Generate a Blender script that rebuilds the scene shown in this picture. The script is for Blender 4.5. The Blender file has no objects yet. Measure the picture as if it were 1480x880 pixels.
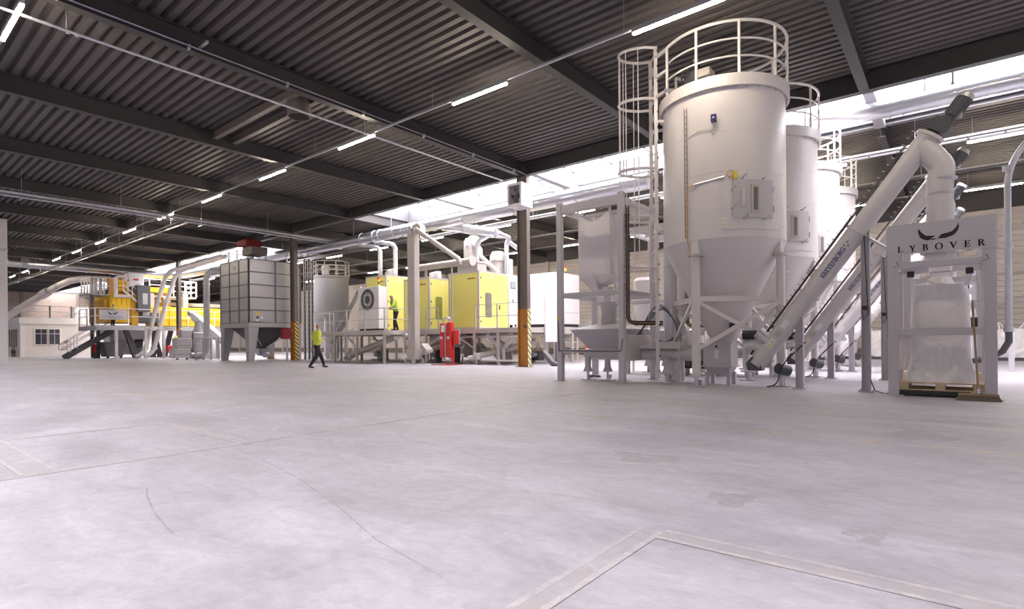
import bpy, math, random
from mathutils import Vector, Matrix
random.seed(7)
S = bpy.context.scene
COL = S.collection

# ------------------------------------------------------------------ camera, world, exposure
CAM_H = 1.058
AZ = math.radians(51.114)
ROLL = 0.0086
FPX, CXP, CYP = 793.6, 740.0, 493.5
FW = Vector((math.sin(AZ), math.cos(AZ), 0))
RT = Vector((math.cos(AZ), -math.sin(AZ), 0))
UP = Vector((0, 0, 1))
cam_d = bpy.data.cameras.new('camera')
cam = bpy.data.objects.new('camera', cam_d)
COL.objects.link(cam)
_r = RT * math.cos(ROLL) - UP * math.sin(ROLL)
_u = RT * math.sin(ROLL) + UP * math.cos(ROLL)
_b = -FW
cam.matrix_world = Matrix(((_r.x, _u.x, _b.x, 0), (_r.y, _u.y, _b.y, 0), (_r.z, _u.z, _b.z, CAM_H), (0, 0, 0, 1)))
cam_d.sensor_width = 36.0
cam_d.lens = FPX / 1480 * 36.0
cam_d.shift_y = 53.5 / 1480
cam_d.clip_end = 400
S.camera = cam

S.view_settings.view_transform = 'Standard'
S.view_settings.look = 'None'
S.view_settings.gamma = 1.0
S.view_settings.use_curve_mapping = False
S.view_settings.exposure = 0.32

W = bpy.data.worlds.new('World')
S.world = W
W.use_nodes = True
W.node_tree.nodes['Background'].inputs[0].default_value = (0.985, 0.945, 1.0, 1)
W.node_tree.nodes['Background'].inputs[1].default_value = 0.58
SKY_PANE = 14.0        # brightness of the daylit skylight panes
TUBE = 140.0           # brightness of the lit tubes

# ------------------------------------------------------------------ pixel -> place (a photo point on a known plane)
def ray(x, y):
    u = (x - CXP) / FPX; v = -(y - CYP) / FPX
    c, s = math.cos(ROLL), math.sin(ROLL)
    return FW + RT * (u * c + v * s) + UP * (-u * s + v * c)
O0 = Vector((0, 0, CAM_H))
def PX(x, y, X): r = ray(x, y); return O0 + r * (X / r.x)
def PY(x, y, Y): r = ray(x, y); return O0 + r * (Y / r.y)
def PZ(x, y, Z): r = ray(x, y); return O0 + r * ((Z - CAM_H) / r.z)

# ------------------------------------------------------------------ materials
def mat(name, col, rough=0.5, metal=0.0, var=0.06, scale=3.0, bump=0.0, emit=None, estr=0.0, stretch=None, spec=0.5):
    m = bpy.data.materials.new(name); m.use_nodes = True
    nt = m.node_tree; N = nt.nodes; L = nt.links
    b = N['Principled BSDF']
    b.inputs['Roughness'].default_value = rough
    b.inputs['Metallic'].default_value = metal
    b.inputs['Specular IOR Level'].default_value = spec
    tc = N.new('ShaderNodeTexCoord')
    src = tc.outputs['Object']
    if stretch:
        mp = N.new('ShaderNodeMapping'); mp.inputs['Scale'].default_value = stretch
        L.new(src, mp.inputs[0]); src = mp.outputs[0]
    nz = N.new('ShaderNodeTexNoise'); nz.inputs['Scale'].default_value = scale; nz.inputs['Detail'].default_value = 5
    L.new(src, nz.inputs['Vector'])
    mx = N.new('ShaderNodeMix'); mx.data_type = 'RGBA'
    mx.inputs[6].default_value = tuple(max(0, c * (1 - var)) for c in col) + (1,)
    mx.inputs[7].default_value = tuple(min(1, c * (1 + var)) for c in col) + (1,)
    L.new(nz.outputs['Fac'], mx.inputs[0])
    L.new(mx.outputs[2], b.inputs['Base Color'])
    if bump:
        bp = N.new('ShaderNodeBump'); bp.inputs['Strength'].default_value = bump; bp.inputs['Distance'].default_value = 0.03
        L.new(nz.outputs['Fac'], bp.inputs['Height']); L.new(bp.outputs[0], b.inputs['Normal'])
    if emit:
        b.inputs['Emission Color'].default_value = tuple(emit) + (1,)
        b.inputs['Emission Strength'].default_value = estr
    return m

def ramp(N, L, src, stops):
    r = N.new('ShaderNodeValToRGB'); e = r.color_ramp.elements
    while len(e) < len(stops): e.new(0.5)
    for el, (p, c) in zip(e, stops): el.position = p; el.color = tuple(c) + (1,)
    L.new(src, r.inputs[0]); return r.outputs[0]

def floor_material(name, worn=None):
    m = bpy.data.materials.new(name); m.use_nodes = True
    nt = m.node_tree; N = nt.nodes; L = nt.links; b = N['Principled BSDF']
    tc = N.new('ShaderNodeTexCoord')
    def noise(scale, detail, rough=0.6, stretch=(1, 1, 1), rot=0.0):
        mp = N.new('ShaderNodeMapping'); mp.inputs['Scale'].default_value = stretch; mp.inputs['Rotation'].default_value = (0, 0, rot)
        L.new(tc.outputs['Object'], mp.inputs[0])
        n = N.new('ShaderNodeTexNoise'); n.inputs['Scale'].default_value = scale; n.inputs['Detail'].default_value = detail
        n.inputs['Roughness'].default_value = rough; n.inputs['Distortion'].default_value = 0.6
        L.new(mp.outputs[0], n.inputs['Vector']); return n.outputs['Fac']
    big = noise(0.32, 6, 0.62)
    mid = noise(1.6, 8, 0.7, (1, .45, 1), 0.5)
    fine = noise(11, 9, 0.78, (1, .6, 1), 0.9)
    c1 = ramp(N, L, big, [(0.30, (0.335, 0.322, 0.352)), (0.5, (0.43, 0.412, 0.45)), (0.70, (0.565, 0.548, 0.598))])
    c2 = ramp(N, L, mid, [(0.3, (0.275, 0.263, 0.288)), (0.52, (0.46, 0.438, 0.48)), (0.72, (0.655, 0.633, 0.69))])
    mx = N.new('ShaderNodeMix'); mx.data_type = 'RGBA'; mx.inputs[0].default_value = 0.6
    L.new(c1, mx.inputs[6]); L.new(c2, mx.inputs[7])
    col = mx.outputs[2]
    # round grey stains
    vo = N.new('ShaderNodeTexVoronoi'); vo.inputs['Scale'].default_value = 0.35; vo.feature = 'DISTANCE_TO_EDGE'
    mpv = N.new('ShaderNodeMapping'); L.new(tc.outputs['Object'], mpv.inputs[0])
    ad = N.new('ShaderNodeMix'); ad.data_type = 'RGBA'; ad.inputs[0].default_value = 0.25
    nn = N.new('ShaderNodeTexNoise'); nn.inputs['Scale'].default_value = 1.2; nn.inputs['Detail'].default_value = 6
    L.new(mpv.outputs[0], nn.inputs['Vector']); L.new(mpv.outputs[0], ad.inputs[6]); L.new(nn.outputs['Color'], ad.inputs[7])
    L.new(ad.outputs[2], vo.inputs['Vector'])
    crack = ramp(N, L, vo.outputs['Distance'], [(0.0, (0.86, 0.86, 0.86)), (0.012, (1, 1, 1))])
    mu = N.new('ShaderNodeMix'); mu.data_type = 'RGBA'; mu.blend_type = 'MULTIPLY'; mu.inputs[0].default_value = 0.55
    L.new(col, mu.inputs[6]); L.new(crack, mu.inputs[7]); col = mu.outputs[2]
    f2 = ramp(N, L, fine, [(0.34, (0.80, 0.79, 0.80)), (0.66, (1.10, 1.10, 1.10))])
    mu2 = N.new('ShaderNodeMix'); mu2.data_type = 'RGBA'; mu2.blend_type = 'MULTIPLY'; mu2.inputs[0].default_value = 0.8
    L.new(col, mu2.inputs[6]); L.new(f2, mu2.inputs[7]); col = mu2.outputs[2]
    if worn:
        wcol, thr = worn
        wn = noise(8, 10, 0.8, (1, 1, 1), 0.2)
        wm = ramp(N, L, wn, [(thr - 0.10, (0, 0, 0)), (thr + 0.10, (1, 1, 1))])
        mw = N.new('ShaderNodeMix'); mw.data_type = 'RGBA'
        L.new(wm, mw.inputs[0]); L.new(col, mw.inputs[6]); mw.inputs[7].default_value = tuple(wcol) + (1,)
        col = mw.outputs[2]
    L.new(col, b.inputs['Base Color'])
    rr = ramp(N, L, mid, [(0.3, (0.42,) * 3), (0.7, (0.62,) * 3)])
    L.new(rr, b.inputs['Roughness'])
    bp = N.new('ShaderNodeBump'); bp.inputs['Strength'].default_value = 0.08; bp.inputs['Distance'].default_value = 0.01
    L.new(fine, bp.inputs['Height']); L.new(bp.outputs[0], b.inputs['Normal'])
    return m

def brick_material(name, c1, c2, mortar, bw, bh, axis):
    m = bpy.data.materials.new(name); m.use_nodes = True
    nt = m.node_tree; N = nt.nodes; L = nt.links; b = N['Principled BSDF']
    tc = N.new('ShaderNodeTexCoord'); sp = N.new('ShaderNodeSeparateXYZ'); cb = N.new('ShaderNodeCombineXYZ')
    L.new(tc.outputs['Object'], sp.inputs[0]); L.new(sp.outputs[axis], cb.inputs[0]); L.new(sp.outputs[2], cb.inputs[1])
    br = N.new('ShaderNodeTexBrick')
    br.inputs['Scale'].default_value = 1; br.inputs['Brick Width'].default_value = bw; br.inputs['Row Height'].default_value = bh
    br.inputs['Mortar Size'].default_value = 0.008
    br.inputs['Color1'].default_value = tuple(c1) + (1,); br.inputs['Color2'].default_value = tuple(c2) + (1,); br.inputs['Mortar'].default_value = tuple(mortar) + (1,)
    L.new(cb.outputs[0], br.inputs['Vector']); L.new(br.outputs['Color'], b.inputs['Base Color'])
    b.inputs['Roughness'].default_value = 0.85
    return m

def stripe_material(name, c1, c2, axis_h, period):
    m = bpy.data.materials.new(name); m.use_nodes = True
    nt = m.node_tree; N = nt.nodes; L = nt.links; b = N['Principled BSDF']
    tc = N.new('ShaderNodeTexCoord'); sp = N.new('ShaderNodeSeparateXYZ'); L.new(tc.outputs['Object'], sp.inputs[0])
    a = N.new('ShaderNodeMath'); a.operation = 'ADD'; L.new(sp.outputs[axis_h], a.inputs[0]); L.new(sp.outputs[2], a.inputs[1])
    md = N.new('ShaderNodeMath'); md.operation = 'PINGPONG'; md.inputs[1].default_value = period / 2; L.new(a.outputs[0], md.inputs[0])
    g = N.new('ShaderNodeMath'); g.operation = 'GREATER_THAN'; g.inputs[1].default_value = period / 4; L.new(md.outputs[0], g.inputs[0])
    mx = N.new('ShaderNodeMix'); mx.data_type = 'RGBA'; mx.inputs[6].default_value = tuple(c1) + (1,); mx.inputs[7].default_value = tuple(c2) + (1,)
    L.new(g.outputs[0], mx.inputs[0]); L.new(mx.outputs[2], b.inputs['Base Color']); b.inputs['Roughness'].default_value = 0.5
    return m

M = {}
M['floor'] = floor_material('concrete_floor')
M['joint'] = floor_material('joint_repair', ((0.40, 0.367, 0.365), 0.52))
M['joint_edge'] = floor_material('joint_edge', ((0.56, 0.51, 0.495), 0.50))
M['paint_line'] = floor_material('worn_yellow_paint', ((0.66, 0.50, 0.17), 0.54))
M['deck'] = mat('roof_deck', (0.080, 0.068, 0.066), 0.6, 0, 0.18, 0.8)
M['beam'] = mat('roof_beam', (0.042, 0.038, 0.039), 0.55, 0, 0.12, 1.0)
M['curb'] = mat('skylight_curb', (0.11, 0.106, 0.116), 0.7, 0, 0.05)
M['xbeam'] = mat('skylight_cross_beam', (0.20, 0.192, 0.208), 0.6, 0, 0.03)
M['seam'] = mat('panel_seam', (0.17, 0.165, 0.175), 0.5, 0.2)
M['galv_dark'] = mat('dull_zinc', (0.27, 0.262, 0.268), 0.5, 0.2, 0.08, 2)
M['pane'] = mat('skylight_pane', (0.9, 0.93, 0.95), 0.4, 0, 0.02, 0.5, emit=(0.985, 0.955, 1.0), estr=SKY_PANE)
M['tube'] = mat('lit_tube', (1, 0.95, 0.85), 0.4, 0, 0, 1, emit=(1.0, 0.86, 0.68), estr=TUBE)
M['clad'] = mat('wall_cladding', (0.56, 0.51, 0.475), 0.6, 0, 0.06, 0.8)
M['wallpost'] = mat('wall_post', (0.52, 0.49, 0.46), 0.5)
M['brick'] = brick_material('back_wall_brick', (0.22, 0.17, 0.14), (0.27, 0.205, 0.165), (0.17, 0.14, 0.12), 0.8, 0.28, 0)
M['block'] = brick_material('painted_block', (0.66, 0.61, 0.575), (0.70, 0.65, 0.61), (0.58, 0.53, 0.50), 0.62, 0.24, 0)
M['block_side'] = brick_material('painted_block_side', (0.66, 0.61, 0.575), (0.70, 0.65, 0.61), (0.58, 0.53, 0.50), 0.62, 0.24, 1)
M['white'] = mat('white_paint', (0.74, 0.71, 0.715), 0.5, 0, 0.03)
M['fascia'] = mat('fascia_white', (0.76, 0.73, 0.70), 0.5, 0, 0.03)
M['silo'] = mat('silo_paint', (0.70, 0.655, 0.65), 0.38, 0, 0.035, 1.2)
M['silo_d'] = mat('silo_fitting', (0.56, 0.53, 0.535), 0.4, 0, 0.04, 2)
M['frame'] = mat('frame_paint', (0.53, 0.505, 0.535), 0.42, 0, 0.04, 2)
M['conv'] = mat('conveyor_paint', (0.63, 0.595, 0.60), 0.33, 0, 0.035, 1.5)
M['galv'] = mat('galvanised', (0.56, 0.56, 0.60), 0.36, 0.75, 0.12, 5)
M['galv_m'] = mat('galvanised_matt', (0.46, 0.455, 0.475), 0.45, 0.35, 0.10, 3)
M['duct'] = mat('duct_steel', (0.62, 0.63, 0.68), 0.28, 0.85, 0.08, 2)
M['steel_d'] = mat('dark_steel', (0.10, 0.097, 0.105), 0.5, 0.2, 0.1, 3)
M['black'] = mat('black_plastic', (0.022, 0.021, 0.024), 0.5, 0, 0.1, 5)
M['motor'] = mat('motor_grey', (0.085, 0.083, 0.095), 0.45, 0.1, 0.08, 5)
M['blue'] = mat('sensor_blue', (0.03, 0.02, 0.13), 0.45)
M['navy'] = mat('navy_print', (0.06, 0.07, 0.22), 0.5, 0, 0.02)
M['column'] = mat('column_steel', (0.16, 0.132, 0.118), 0.5, 0, 0.12, 1.5)
M['orange'] = mat('column_orange', (0.50, 0.215, 0.035), 0.5, 0, 0.10, 3)
M['hazard'] = stripe_material('hazard_stripes', (0.75, 0.56, 0.08), (0.07, 0.055, 0.05), 0, 0.24)
M['hazard2'] = stripe_material('hazard_stripes_pale', (0.80, 0.70, 0.28), (0.20, 0.19, 0.20), 0, 0.24)
M['beige'] = mat('machine_beige', (0.50, 0.455, 0.43), 0.42, 0, 0.04, 1.5)
M['lime'] = mat('machine_lime', (0.80, 0.73, 0.19), 0.42, 0, 0.03, 1.0)
M['mwhite'] = mat('machine_white', (0.74, 0.72, 0.74), 0.42, 0, 0.02)
M['yellow'] = mat('shredder_yellow', (0.84, 0.53, 0.02), 0.45, 0, 0.10, 4)
M['amber'] = mat('shredder_amber', (0.60, 0.32, 0.02), 0.5, 0, 0.12, 4)
M['red'] = mat('vessel_red', (0.60, 0.03, 0.028), 0.38, 0, 0.06, 3)
M['red_d'] = mat('cabinet_red', (0.20, 0.006, 0.012), 0.5, 0, 0.05, 3)
M['glass'] = mat('window_glass', (0.05, 0.05, 0.06), 0.08, 0, 0.05, 1)
M['mglass'] = mat('machine_window', (0.20, 0.19, 0.17), 0.12, 0, 0.5, 3)
M['mglass_g'] = mat('machine_window_green', (0.27, 0.29, 0.06), 0.15, 0, 0.55, 5)
M['screen'] = mat('screen', (0.30, 0.34, 0.38), 0.15, 0, 0.05)
M['bag'] = mat('bulk_bag', (0.84, 0.80, 0.80), 0.75, 0, 0.06, 5.0, bump=1.0)
M['bag_b'] = mat('bulk_bag_cloth', (0.80, 0.755, 0.75), 0.8, 0, 0.05, 2.0, bump=0.2)
M['wood'] = mat('pallet_wood', (0.62, 0.46, 0.30), 0.7, 0, 0.18, 3, stretch=(6, 1, 6))
M['broom_w'] = mat('broom_wood', (0.30, 0.20, 0.12), 0.6, 0, 0.2, 6)
M['bristle'] = mat('broom_bristle', (0.14, 0.11, 0.09), 0.9, 0, 0.3, 30)
M['cable'] = mat('cable_black', (0.03, 0.03, 0.035), 0.5)
M['cable_o'] = mat('cable_orange', (0.62, 0.33, 0.07), 0.5)
M['cable_v'] = mat('cable_violet', (0.10, 0.07, 0.20), 0.6)
M['ylabel'] = mat('label_yellow', (0.80, 0.62, 0.05), 0.5)
M['paper'] = mat('label_white', (0.78, 0.77, 0.79), 0.6, 0, 0.01)
M['ink'] = mat('sign_ink', (0.016, 0.015, 0.017), 0.6, 0, 0.02)
M['hivis'] = mat('hivis_jacket', (0.62, 0.68, 0.07), 0.75, 0, 0.15, 6)
M['hivis_g'] = mat('hivis_jacket_green', (0.34, 0.45, 0.05), 0.75, 0, 0.15, 6)
M['trouser'] = mat('dark_trousers', (0.022, 0.021, 0.026), 0.85, 0, 0.2, 6)
M['skin'] = mat('skin_tone', (0.52, 0.32, 0.235), 0.6, 0, 0.05, 6)
M['hair'] = mat('hair_brown', (0.24, 0.17, 0.11), 0.7, 0, 0.2, 30)
M['shoe'] = mat('shoe_black', (0.018, 0.018, 0.02), 0.5)
M['bin'] = mat('grey_skip', (0.12, 0.122, 0.132), 0.5, 0.1, 0.08, 2)
M['zinc'] = mat('zinc_panel', (0.42, 0.41, 0.425), 0.38, 0.35, 0.05, 1.2)
M['rubber'] = mat('hose_rubber', (0.11, 0.11, 0.125), 0.5)

# ------------------------------------------------------------------ mesh building
OFF = {}
MESH_CACHE = {}
class MB:
    def __init__(s): s.v = []; s.f = []
    def add(s, vs, fs):
        n = len(s.v); s.v += [tuple(p) for p in vs]; s.f += [tuple(i + n for i in f) for f in fs]; return s
    def box(s, x0, y0, z0, x1, y1, z1):
        if x0 > x1: x0, x1 = x1, x0
        if y0 > y1: y0, y1 = y1, y0
        if z0 > z1: z0, z1 = z1, z0
        return s.add([(x0, y0, z0), (x1, y0, z0), (x1, y1, z0), (x0, y1, z0), (x0, y0, z1), (x1, y0, z1), (x1, y1, z1), (x0, y1, z1)],
                     [(3, 2, 1, 0), (4, 5, 6, 7), (0, 1, 5, 4), (1, 2, 6, 5), (2, 3, 7, 6), (3, 0, 4, 7)])
    def bbox(s, x0, y0, z0, x1, y1, z1, b=0.02):
        """box with chamfered vertical and horizontal edges"""
        if x0 > x1: x0, x1 = x1, x0
        if y0 > y1: y0, y1 = y1, y0
        if z0 > z1: z0, z1 = z1, z0
        b = min(b, (x1 - x0) / 2.1, (y1 - y0) / 2.1, (z1 - z0) / 2.1)
        def ring(i, z): return [(x0 + i + b, y0 + i, z), (x1 - i - b, y0 + i, z), (x1 - i, y0 + i + b, z), (x1 - i, y1 - i - b, z),
                                (x1 - i - b, y1 - i, z), (x0 + i + b, y1 - i, z), (x0 + i, y1 - i - b, z), (x0 + i, y0 + i + b, z)]
        rs = [ring(b, z0), ring(0, z0 + b), ring(0, z1 - b), ring(b, z1)]
        vs = [p for r in rs for p in r]; fs = []
        for k in range(3):
            for i in range(8):
                j = (i + 1) % 8; fs.append((k * 8 + i, k * 8 + j, k * 8 + 8 + j, k * 8 + 8 + i))
        fs.append(tuple(range(7, -1, -1))); fs.append(tuple(range(24, 32)))
        return s.add(vs, fs)
    def cyl(s, p0, p1, r, n=12, r1=None, caps=True):
        p0 = Vector(p0); p1 = Vector(p1); r1 = r if r1 is None else r1
        d = (p1 - p0).normalized(); a = Vector((0, 0, 1)) if abs(d.z) < 0.9 else Vector((1, 0, 0))
        u = d.cross(a).normalized(); w = d.cross(u)
        vs = []
        for p, q in ((p0, r), (p1, r1)):
            for i in range(n):
                t = 2 * math.pi * i / n; vs.append(p + u * (q * math.cos(t)) + w * (q * math.sin(t)))
        fs = [(i, i + n, (i + 1) % n + n, (i + 1) % n) for i in range(n)]
        if caps: fs += [tuple(range(n)), tuple(range(2 * n - 1, n - 1, -1))]
        return s.add(vs, fs)
    def bar(s, p0, p1, w, h=None, up=(0, 0, 1)):
        """square bar between two points"""
        p0 = Vector(p0); p1 = Vector(p1); h = w if h is None else h
        d = (p1 - p0).normalized(); a = Vector(up)
        if abs(d.dot(a)) > 0.97: a = Vector((1, 0, 0))
        u = d.cross(a).normalized(); v = u.cross(d).normalized()
        vs = [p + u * (sx * w / 2) + v * (sy * h / 2) for p in (p0, p1) for sx, sy in ((-1, -1), (1, -1), (1, 1), (-1, 1))]
        return s.add(vs, [(0, 1, 2, 3), (7, 6, 5, 4), (0, 4, 5, 1), (1, 5, 6, 2), (2, 6, 7, 3), (3, 7, 4, 0)])
    def tube(s, pts, r, n=8, closed=False, caps=True):
        pts = [Vector(p) for p in pts]; m = len(pts); rs = r if isinstance(r, (list, tuple)) else [r] * m
        vs = []; u = None
        for i, p in enumerate(pts):
            if closed: d = (pts[(i + 1) % m] - pts[i - 1]).normalized()
            else: d = (pts[min(i + 1, m - 1)] - pts[max(i - 1, 0)]).normalized()
            if u is None:
                a = Vector((0, 0, 1)) if abs(d.z) < 0.9 else Vector((1, 0, 0)); u = d.cross(a).normalized()
            else:
                u = (u - d * u.dot(d)).normalized()
            w = d.cross(u)
            for k in range(n):
                t = 2 * math.pi * k / n; vs.append(p + u * (rs[i] * math.cos(t)) + w * (rs[i] * math.sin(t)))
        fs = []
        for i in range(m if closed else m - 1):
            j = (i + 1) % m
            for k in range(n): fs.append((i * n + k, j * n + k, j * n + (k + 1) % n, i * n + (k + 1) % n))
        if caps and not closed: fs += [tuple(range(n - 1, -1, -1)), tuple(range((m - 1) * n, m * n))]
        return s.add(vs, fs)
    def lathe(s, prof, c=(0, 0), n=32, cap=False):
        vs = []; m = len(prof)
        for r, z in prof:
            for i in range(n):
                t = 2 * math.pi * i / n; vs.append((c[0] + r * math.cos(t), c[1] + r * math.sin(t), z))
        fs = []
        for k in range(m - 1):
            for i in range(n): fs.append((k * n + i, k * n + (i + 1) % n, (k + 1) * n + (i + 1) % n, (k + 1) * n + i))
        if cap: fs += [tuple(range(n - 1, -1, -1)), tuple(range((m - 1) * n, m * n))]
        return s.add(vs, fs)
    def prism(s, poly, o, u, v, depth):
        """polygon in plane (o,u,v), extruded along u x v by depth"""
        o = Vector(o); u = Vector(u); v = Vector(v); w = u.cross(v).normalized() * depth; n = len(poly)
        vs = [o + u * a + v * b for a, b in poly] + [o + u * a + v * b + w for a, b in poly]
        fs = [tuple(range(n - 1, -1, -1)), tuple(range(n, 2 * n))] + [(i, (i + 1) % n, (i + 1) % n + n, i + n) for i in range(n)]
        return s.add(vs, fs)
    def frustum(s, b, t):
        """b,t = (x0,y0,x1,y1,z)"""
        vs = [(b[0], b[1], b[4]), (b[2], b[1], b[4]), (b[2], b[3], b[4]), (b[0], b[3], b[4]), (t[0], t[1], t[4]), (t[2], t[1], t[4]), (t[2], t[3], t[4]), (t[0], t[3], t[4])]
        return s.add(vs, [(3, 2, 1, 0), (4, 5, 6, 7), (0, 1, 5, 4), (1, 2, 6, 5), (2, 3, 7, 6), (3, 0, 4, 7)])
    def mesh(s, name, off=(0, 0, 0), smooth=True):
        me = bpy.data.meshes.new(name)
        o = Vector(off)
        me.from_pydata([(p[0] - o.x, p[1] - o.y, p[2] - o.z) for p in s.v], [], s.f)
        me.update()
        if smooth:
            me.polygons.foreach_set('use_smooth', [True] * len(me.polygons))
            me.set_sharp_from_angle(angle=math.radians(38))
        return me
    def build(s, name, m, parent=None, smooth=True, label=None):
        off = OFF.get(parent.name, Vector((0, 0, 0))) if parent else Vector((0, 0, 0))
        if parent is None:
            xs = [p[0] for p in s.v]; ys = [p[1] for p in s.v]; zs = [p[2] for p in s.v]
            off = Vector(((min(xs) + max(xs)) / 2, (min(ys) + max(ys)) / 2, min(zs)))
        me = s.mesh(name, off, smooth)
        me.materials.append(M[m] if isinstance(m, str) else m)
        ob = bpy.data.objects.new(name, me); COL.objects.link(ob)
        if parent: ob.parent = parent; OFF[ob.name] = off
        else: ob.location = off; OFF[ob.name] = off
        if label: ob['label'] = label
        return ob

def tag(o, label, cat, group=None):
    o['label'] = label; o['category'] = cat
    if group: o['group'] = group
    return o
def thing(name, label, cat, loc=(0, 0, 0), group=None):
    o = bpy.data.objects.new(name, None); COL.objects.link(o); o.location = loc; o.empty_display_size = 0.2
    OFF[o.name] = Vector(loc)
    return tag(o, label, cat, group)
def struct(o): o['kind'] = 'structure'; return o
def copy_tree(o, parent=None, delta=None):
    c = o.copy(); COL.objects.link(c); c.parent = parent
    if parent is None and delta is not None: c.location = o.location + Vector(delta)
    for ch in list(o.children): copy_tree(ch, c)
    return c
def inst(src, name, parent, delta):
    """another part that shares the mesh of src"""
    c = bpy.data.objects.new(name, src.data); COL.objects.link(c); c.parent = parent
    c.location = src.location + Vector(delta); return c
def bend(p0, p1, p2, r, n=6):
    """points of a rounded corner at p1"""
    p0, p1, p2 = Vector(p0), Vector(p1), Vector(p2)
    a = p1 + (p0 - p1).normalized() * r; b = p1 + (p2 - p1).normalized() * r
    return [(a * (1 - t) ** 2 + p1 * (2 * t * (1 - t)) + b * t * t) for t in [i / n for i in range(n + 1)]]
def path(pts, r):
    out = [Vector(pts[0])]
    for i in range(1, len(pts) - 1): out += bend(pts[i - 1], pts[i], pts[i + 1], r)
    return out + [Vector(pts[-1])]
def spl(pts, n=6):
    """smooth curve through points"""
    P_ = [Vector(q) for q in pts]; P_ = [P_[0] * 2 - P_[1]] + P_ + [P_[-1] * 2 - P_[-2]]; out = []
    for i in range(1, len(P_) - 2):
        a, b, c, d = P_[i - 1:i + 3]
        for k in range(n):
            t = k / n; out.append(((b * 2) + (c - a) * t + (a * 2 - b * 5 + c * 4 - d) * t * t + (b * 3 - a - c * 3 + d) * t ** 3) * .5)
    return out + [P_[-2]]
def railing(root, pts, z0, h=1.1, m='frame', r=0.022, rails=(1.0, 0.5), step=1.3, skip_ends=False):
    """posts and rails along a line of floor points"""
    for a, b in zip(pts[:-1], pts[1:]):
        a = Vector((a[0], a[1], z0)); b = Vector((b[0], b[1], z0)); n = max(1, round((b - a).length / step))
        for k in rails: MB().tube([a + UP * (h * k), b + UP * (h * k)], r, 6).build('rail', m, root)
        for i in range(n + 1):
            if i == 0 and a != Vector((pts[0][0], pts[0][1], z0)): continue
            p = a.lerp(b, i / n); MB().bar(p, p + UP * h, r * 2.2).build('post', m, root)
# ------------------------------------------------------------------ the hall: floor, roof, walls
Y0, Y1 = -16.0, 97.0
XL, XR = -26.0, 37.0
fl = struct(MB().box(XL, Y0, -0.25, XR + 0.3, Y1, 0).build('floor', 'floor', smooth=False))
OFF[fl.name] = Vector((0, 0, 0)); fl.data.transform(Matrix.Translation(fl.location)); fl.location = (0, 0, 0)
def strip(x0, y0, x1, y1, m, nm, z=0.002):
    o = MB().box(x0, y0, 0.0, x1, y1, z).build(nm, m, fl, smooth=False); return o
# repaired slab joints, with raised ragged edges
for x0, y0, x1, y1 in ((0.9, 1.25, 2.86, 1.40), (2.76, -1.6, 2.92, 1.25), (0.3, 5.83, 2.8, 5.96), (2.8, 5.87, 9.5, 5.95), (0.6, 8.25, 2.8, 8.36), (2.72, 5.96, 2.84, 8.25), (0.95, 5.96, 1.2, 8.25)):
    strip(x0, y0, x1, y1, 'joint', 'slab_joint')
    if x1 - x0 > y1 - y0:
        for yy in (y0, y1 - .035): strip(x0, yy, x1, yy + .035, 'joint_edge', 'joint_edge', .003)
    else:
        for xx in (x0, x1 - .035): strip(xx, y0, xx + .035, y1, 'joint_edge', 'joint_edge', .003)
for y0, y1 in ((3.55, 4.35), (2.75, 3.2), (2.05, 2.55), (0.55, 1.85), (-0.9, 0.3)): strip(6.66, y0, 6.72, y1, 'paint_line', 'yellow_line')
for y0, y1 in ((5.4, 8.2), (3.2, 4.9), (1.2, 2.9), (-1.2, 0.7)): strip(8.62, y0, 8.68, y1, 'paint_line', 'yellow_line')
strip(4.0, 11.0, 4.07, 14.5, 'paint_line', 'yellow_line'); strip(4.2, 32.0, 15.0, 32.08, 'joint', 'slab_joint')

TRK = [[(1.46, 4.66), (1.38, 4.4), (1.31, 4.1), (1.26, 3.86), (1.22, 3.6), (1.19, 3.39)], [(2.55, 5.57), (2.42, 4.7), (2.3, 4.04), (2.05, 3.1), (1.83, 2.42), (1.72, 1.8)]]
STAINS = [((.17, .14), (3.75, 1.16)), ((.13, .10), (3.48, .38)), ((.35, .3), (7.4, .3)), ((.2, .3), (4.6, 2.2))]
def mark(pts, w, m='tyre'):
    pts = [Vector((a, b, 0)) for a, b in pts]; vs = []
    for i, q in enumerate(pts):
        d = (pts[min(i + 1, len(pts) - 1)] - pts[max(i - 1, 0)]).normalized(); n = Vector((-d.y, d.x, 0)) * w / 2
        vs += [q - n + UP * .001, q + n + UP * .001]
    MB().add(vs, [(2 * i, 2 * i + 2, 2 * i + 3, 2 * i + 1) for i in range(len(pts) - 1)]).build('tyre_mark', m, fl, smooth=False)
M['tyre'] = floor_material('tyre_mark', ((0.27, 0.25, 0.262), 0.46))
M['stain'] = floor_material('floor_stain', ((0.33, 0.308, 0.318), 0.46))
mark(TRK[0], .014); mark(TRK[1], .009)
for pg, c in STAINS:
    n = 28; vs = [(c[0], c[1], .0012)]
    for i in range(n):
        a = 2 * math.pi * i / n; r = 1 + .22 * math.sin(3 * a + c[0]) + .12 * math.sin(7 * a)
        vs.append((c[0] + pg[0] * r * math.cos(a), c[1] + pg[1] * r * math.sin(a), .0012))
    MB().add(vs, [(0, i + 1, (i + 1) % n + 1) for i in range(n)]).build('stain', 'stain', fl, smooth=False)

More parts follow.
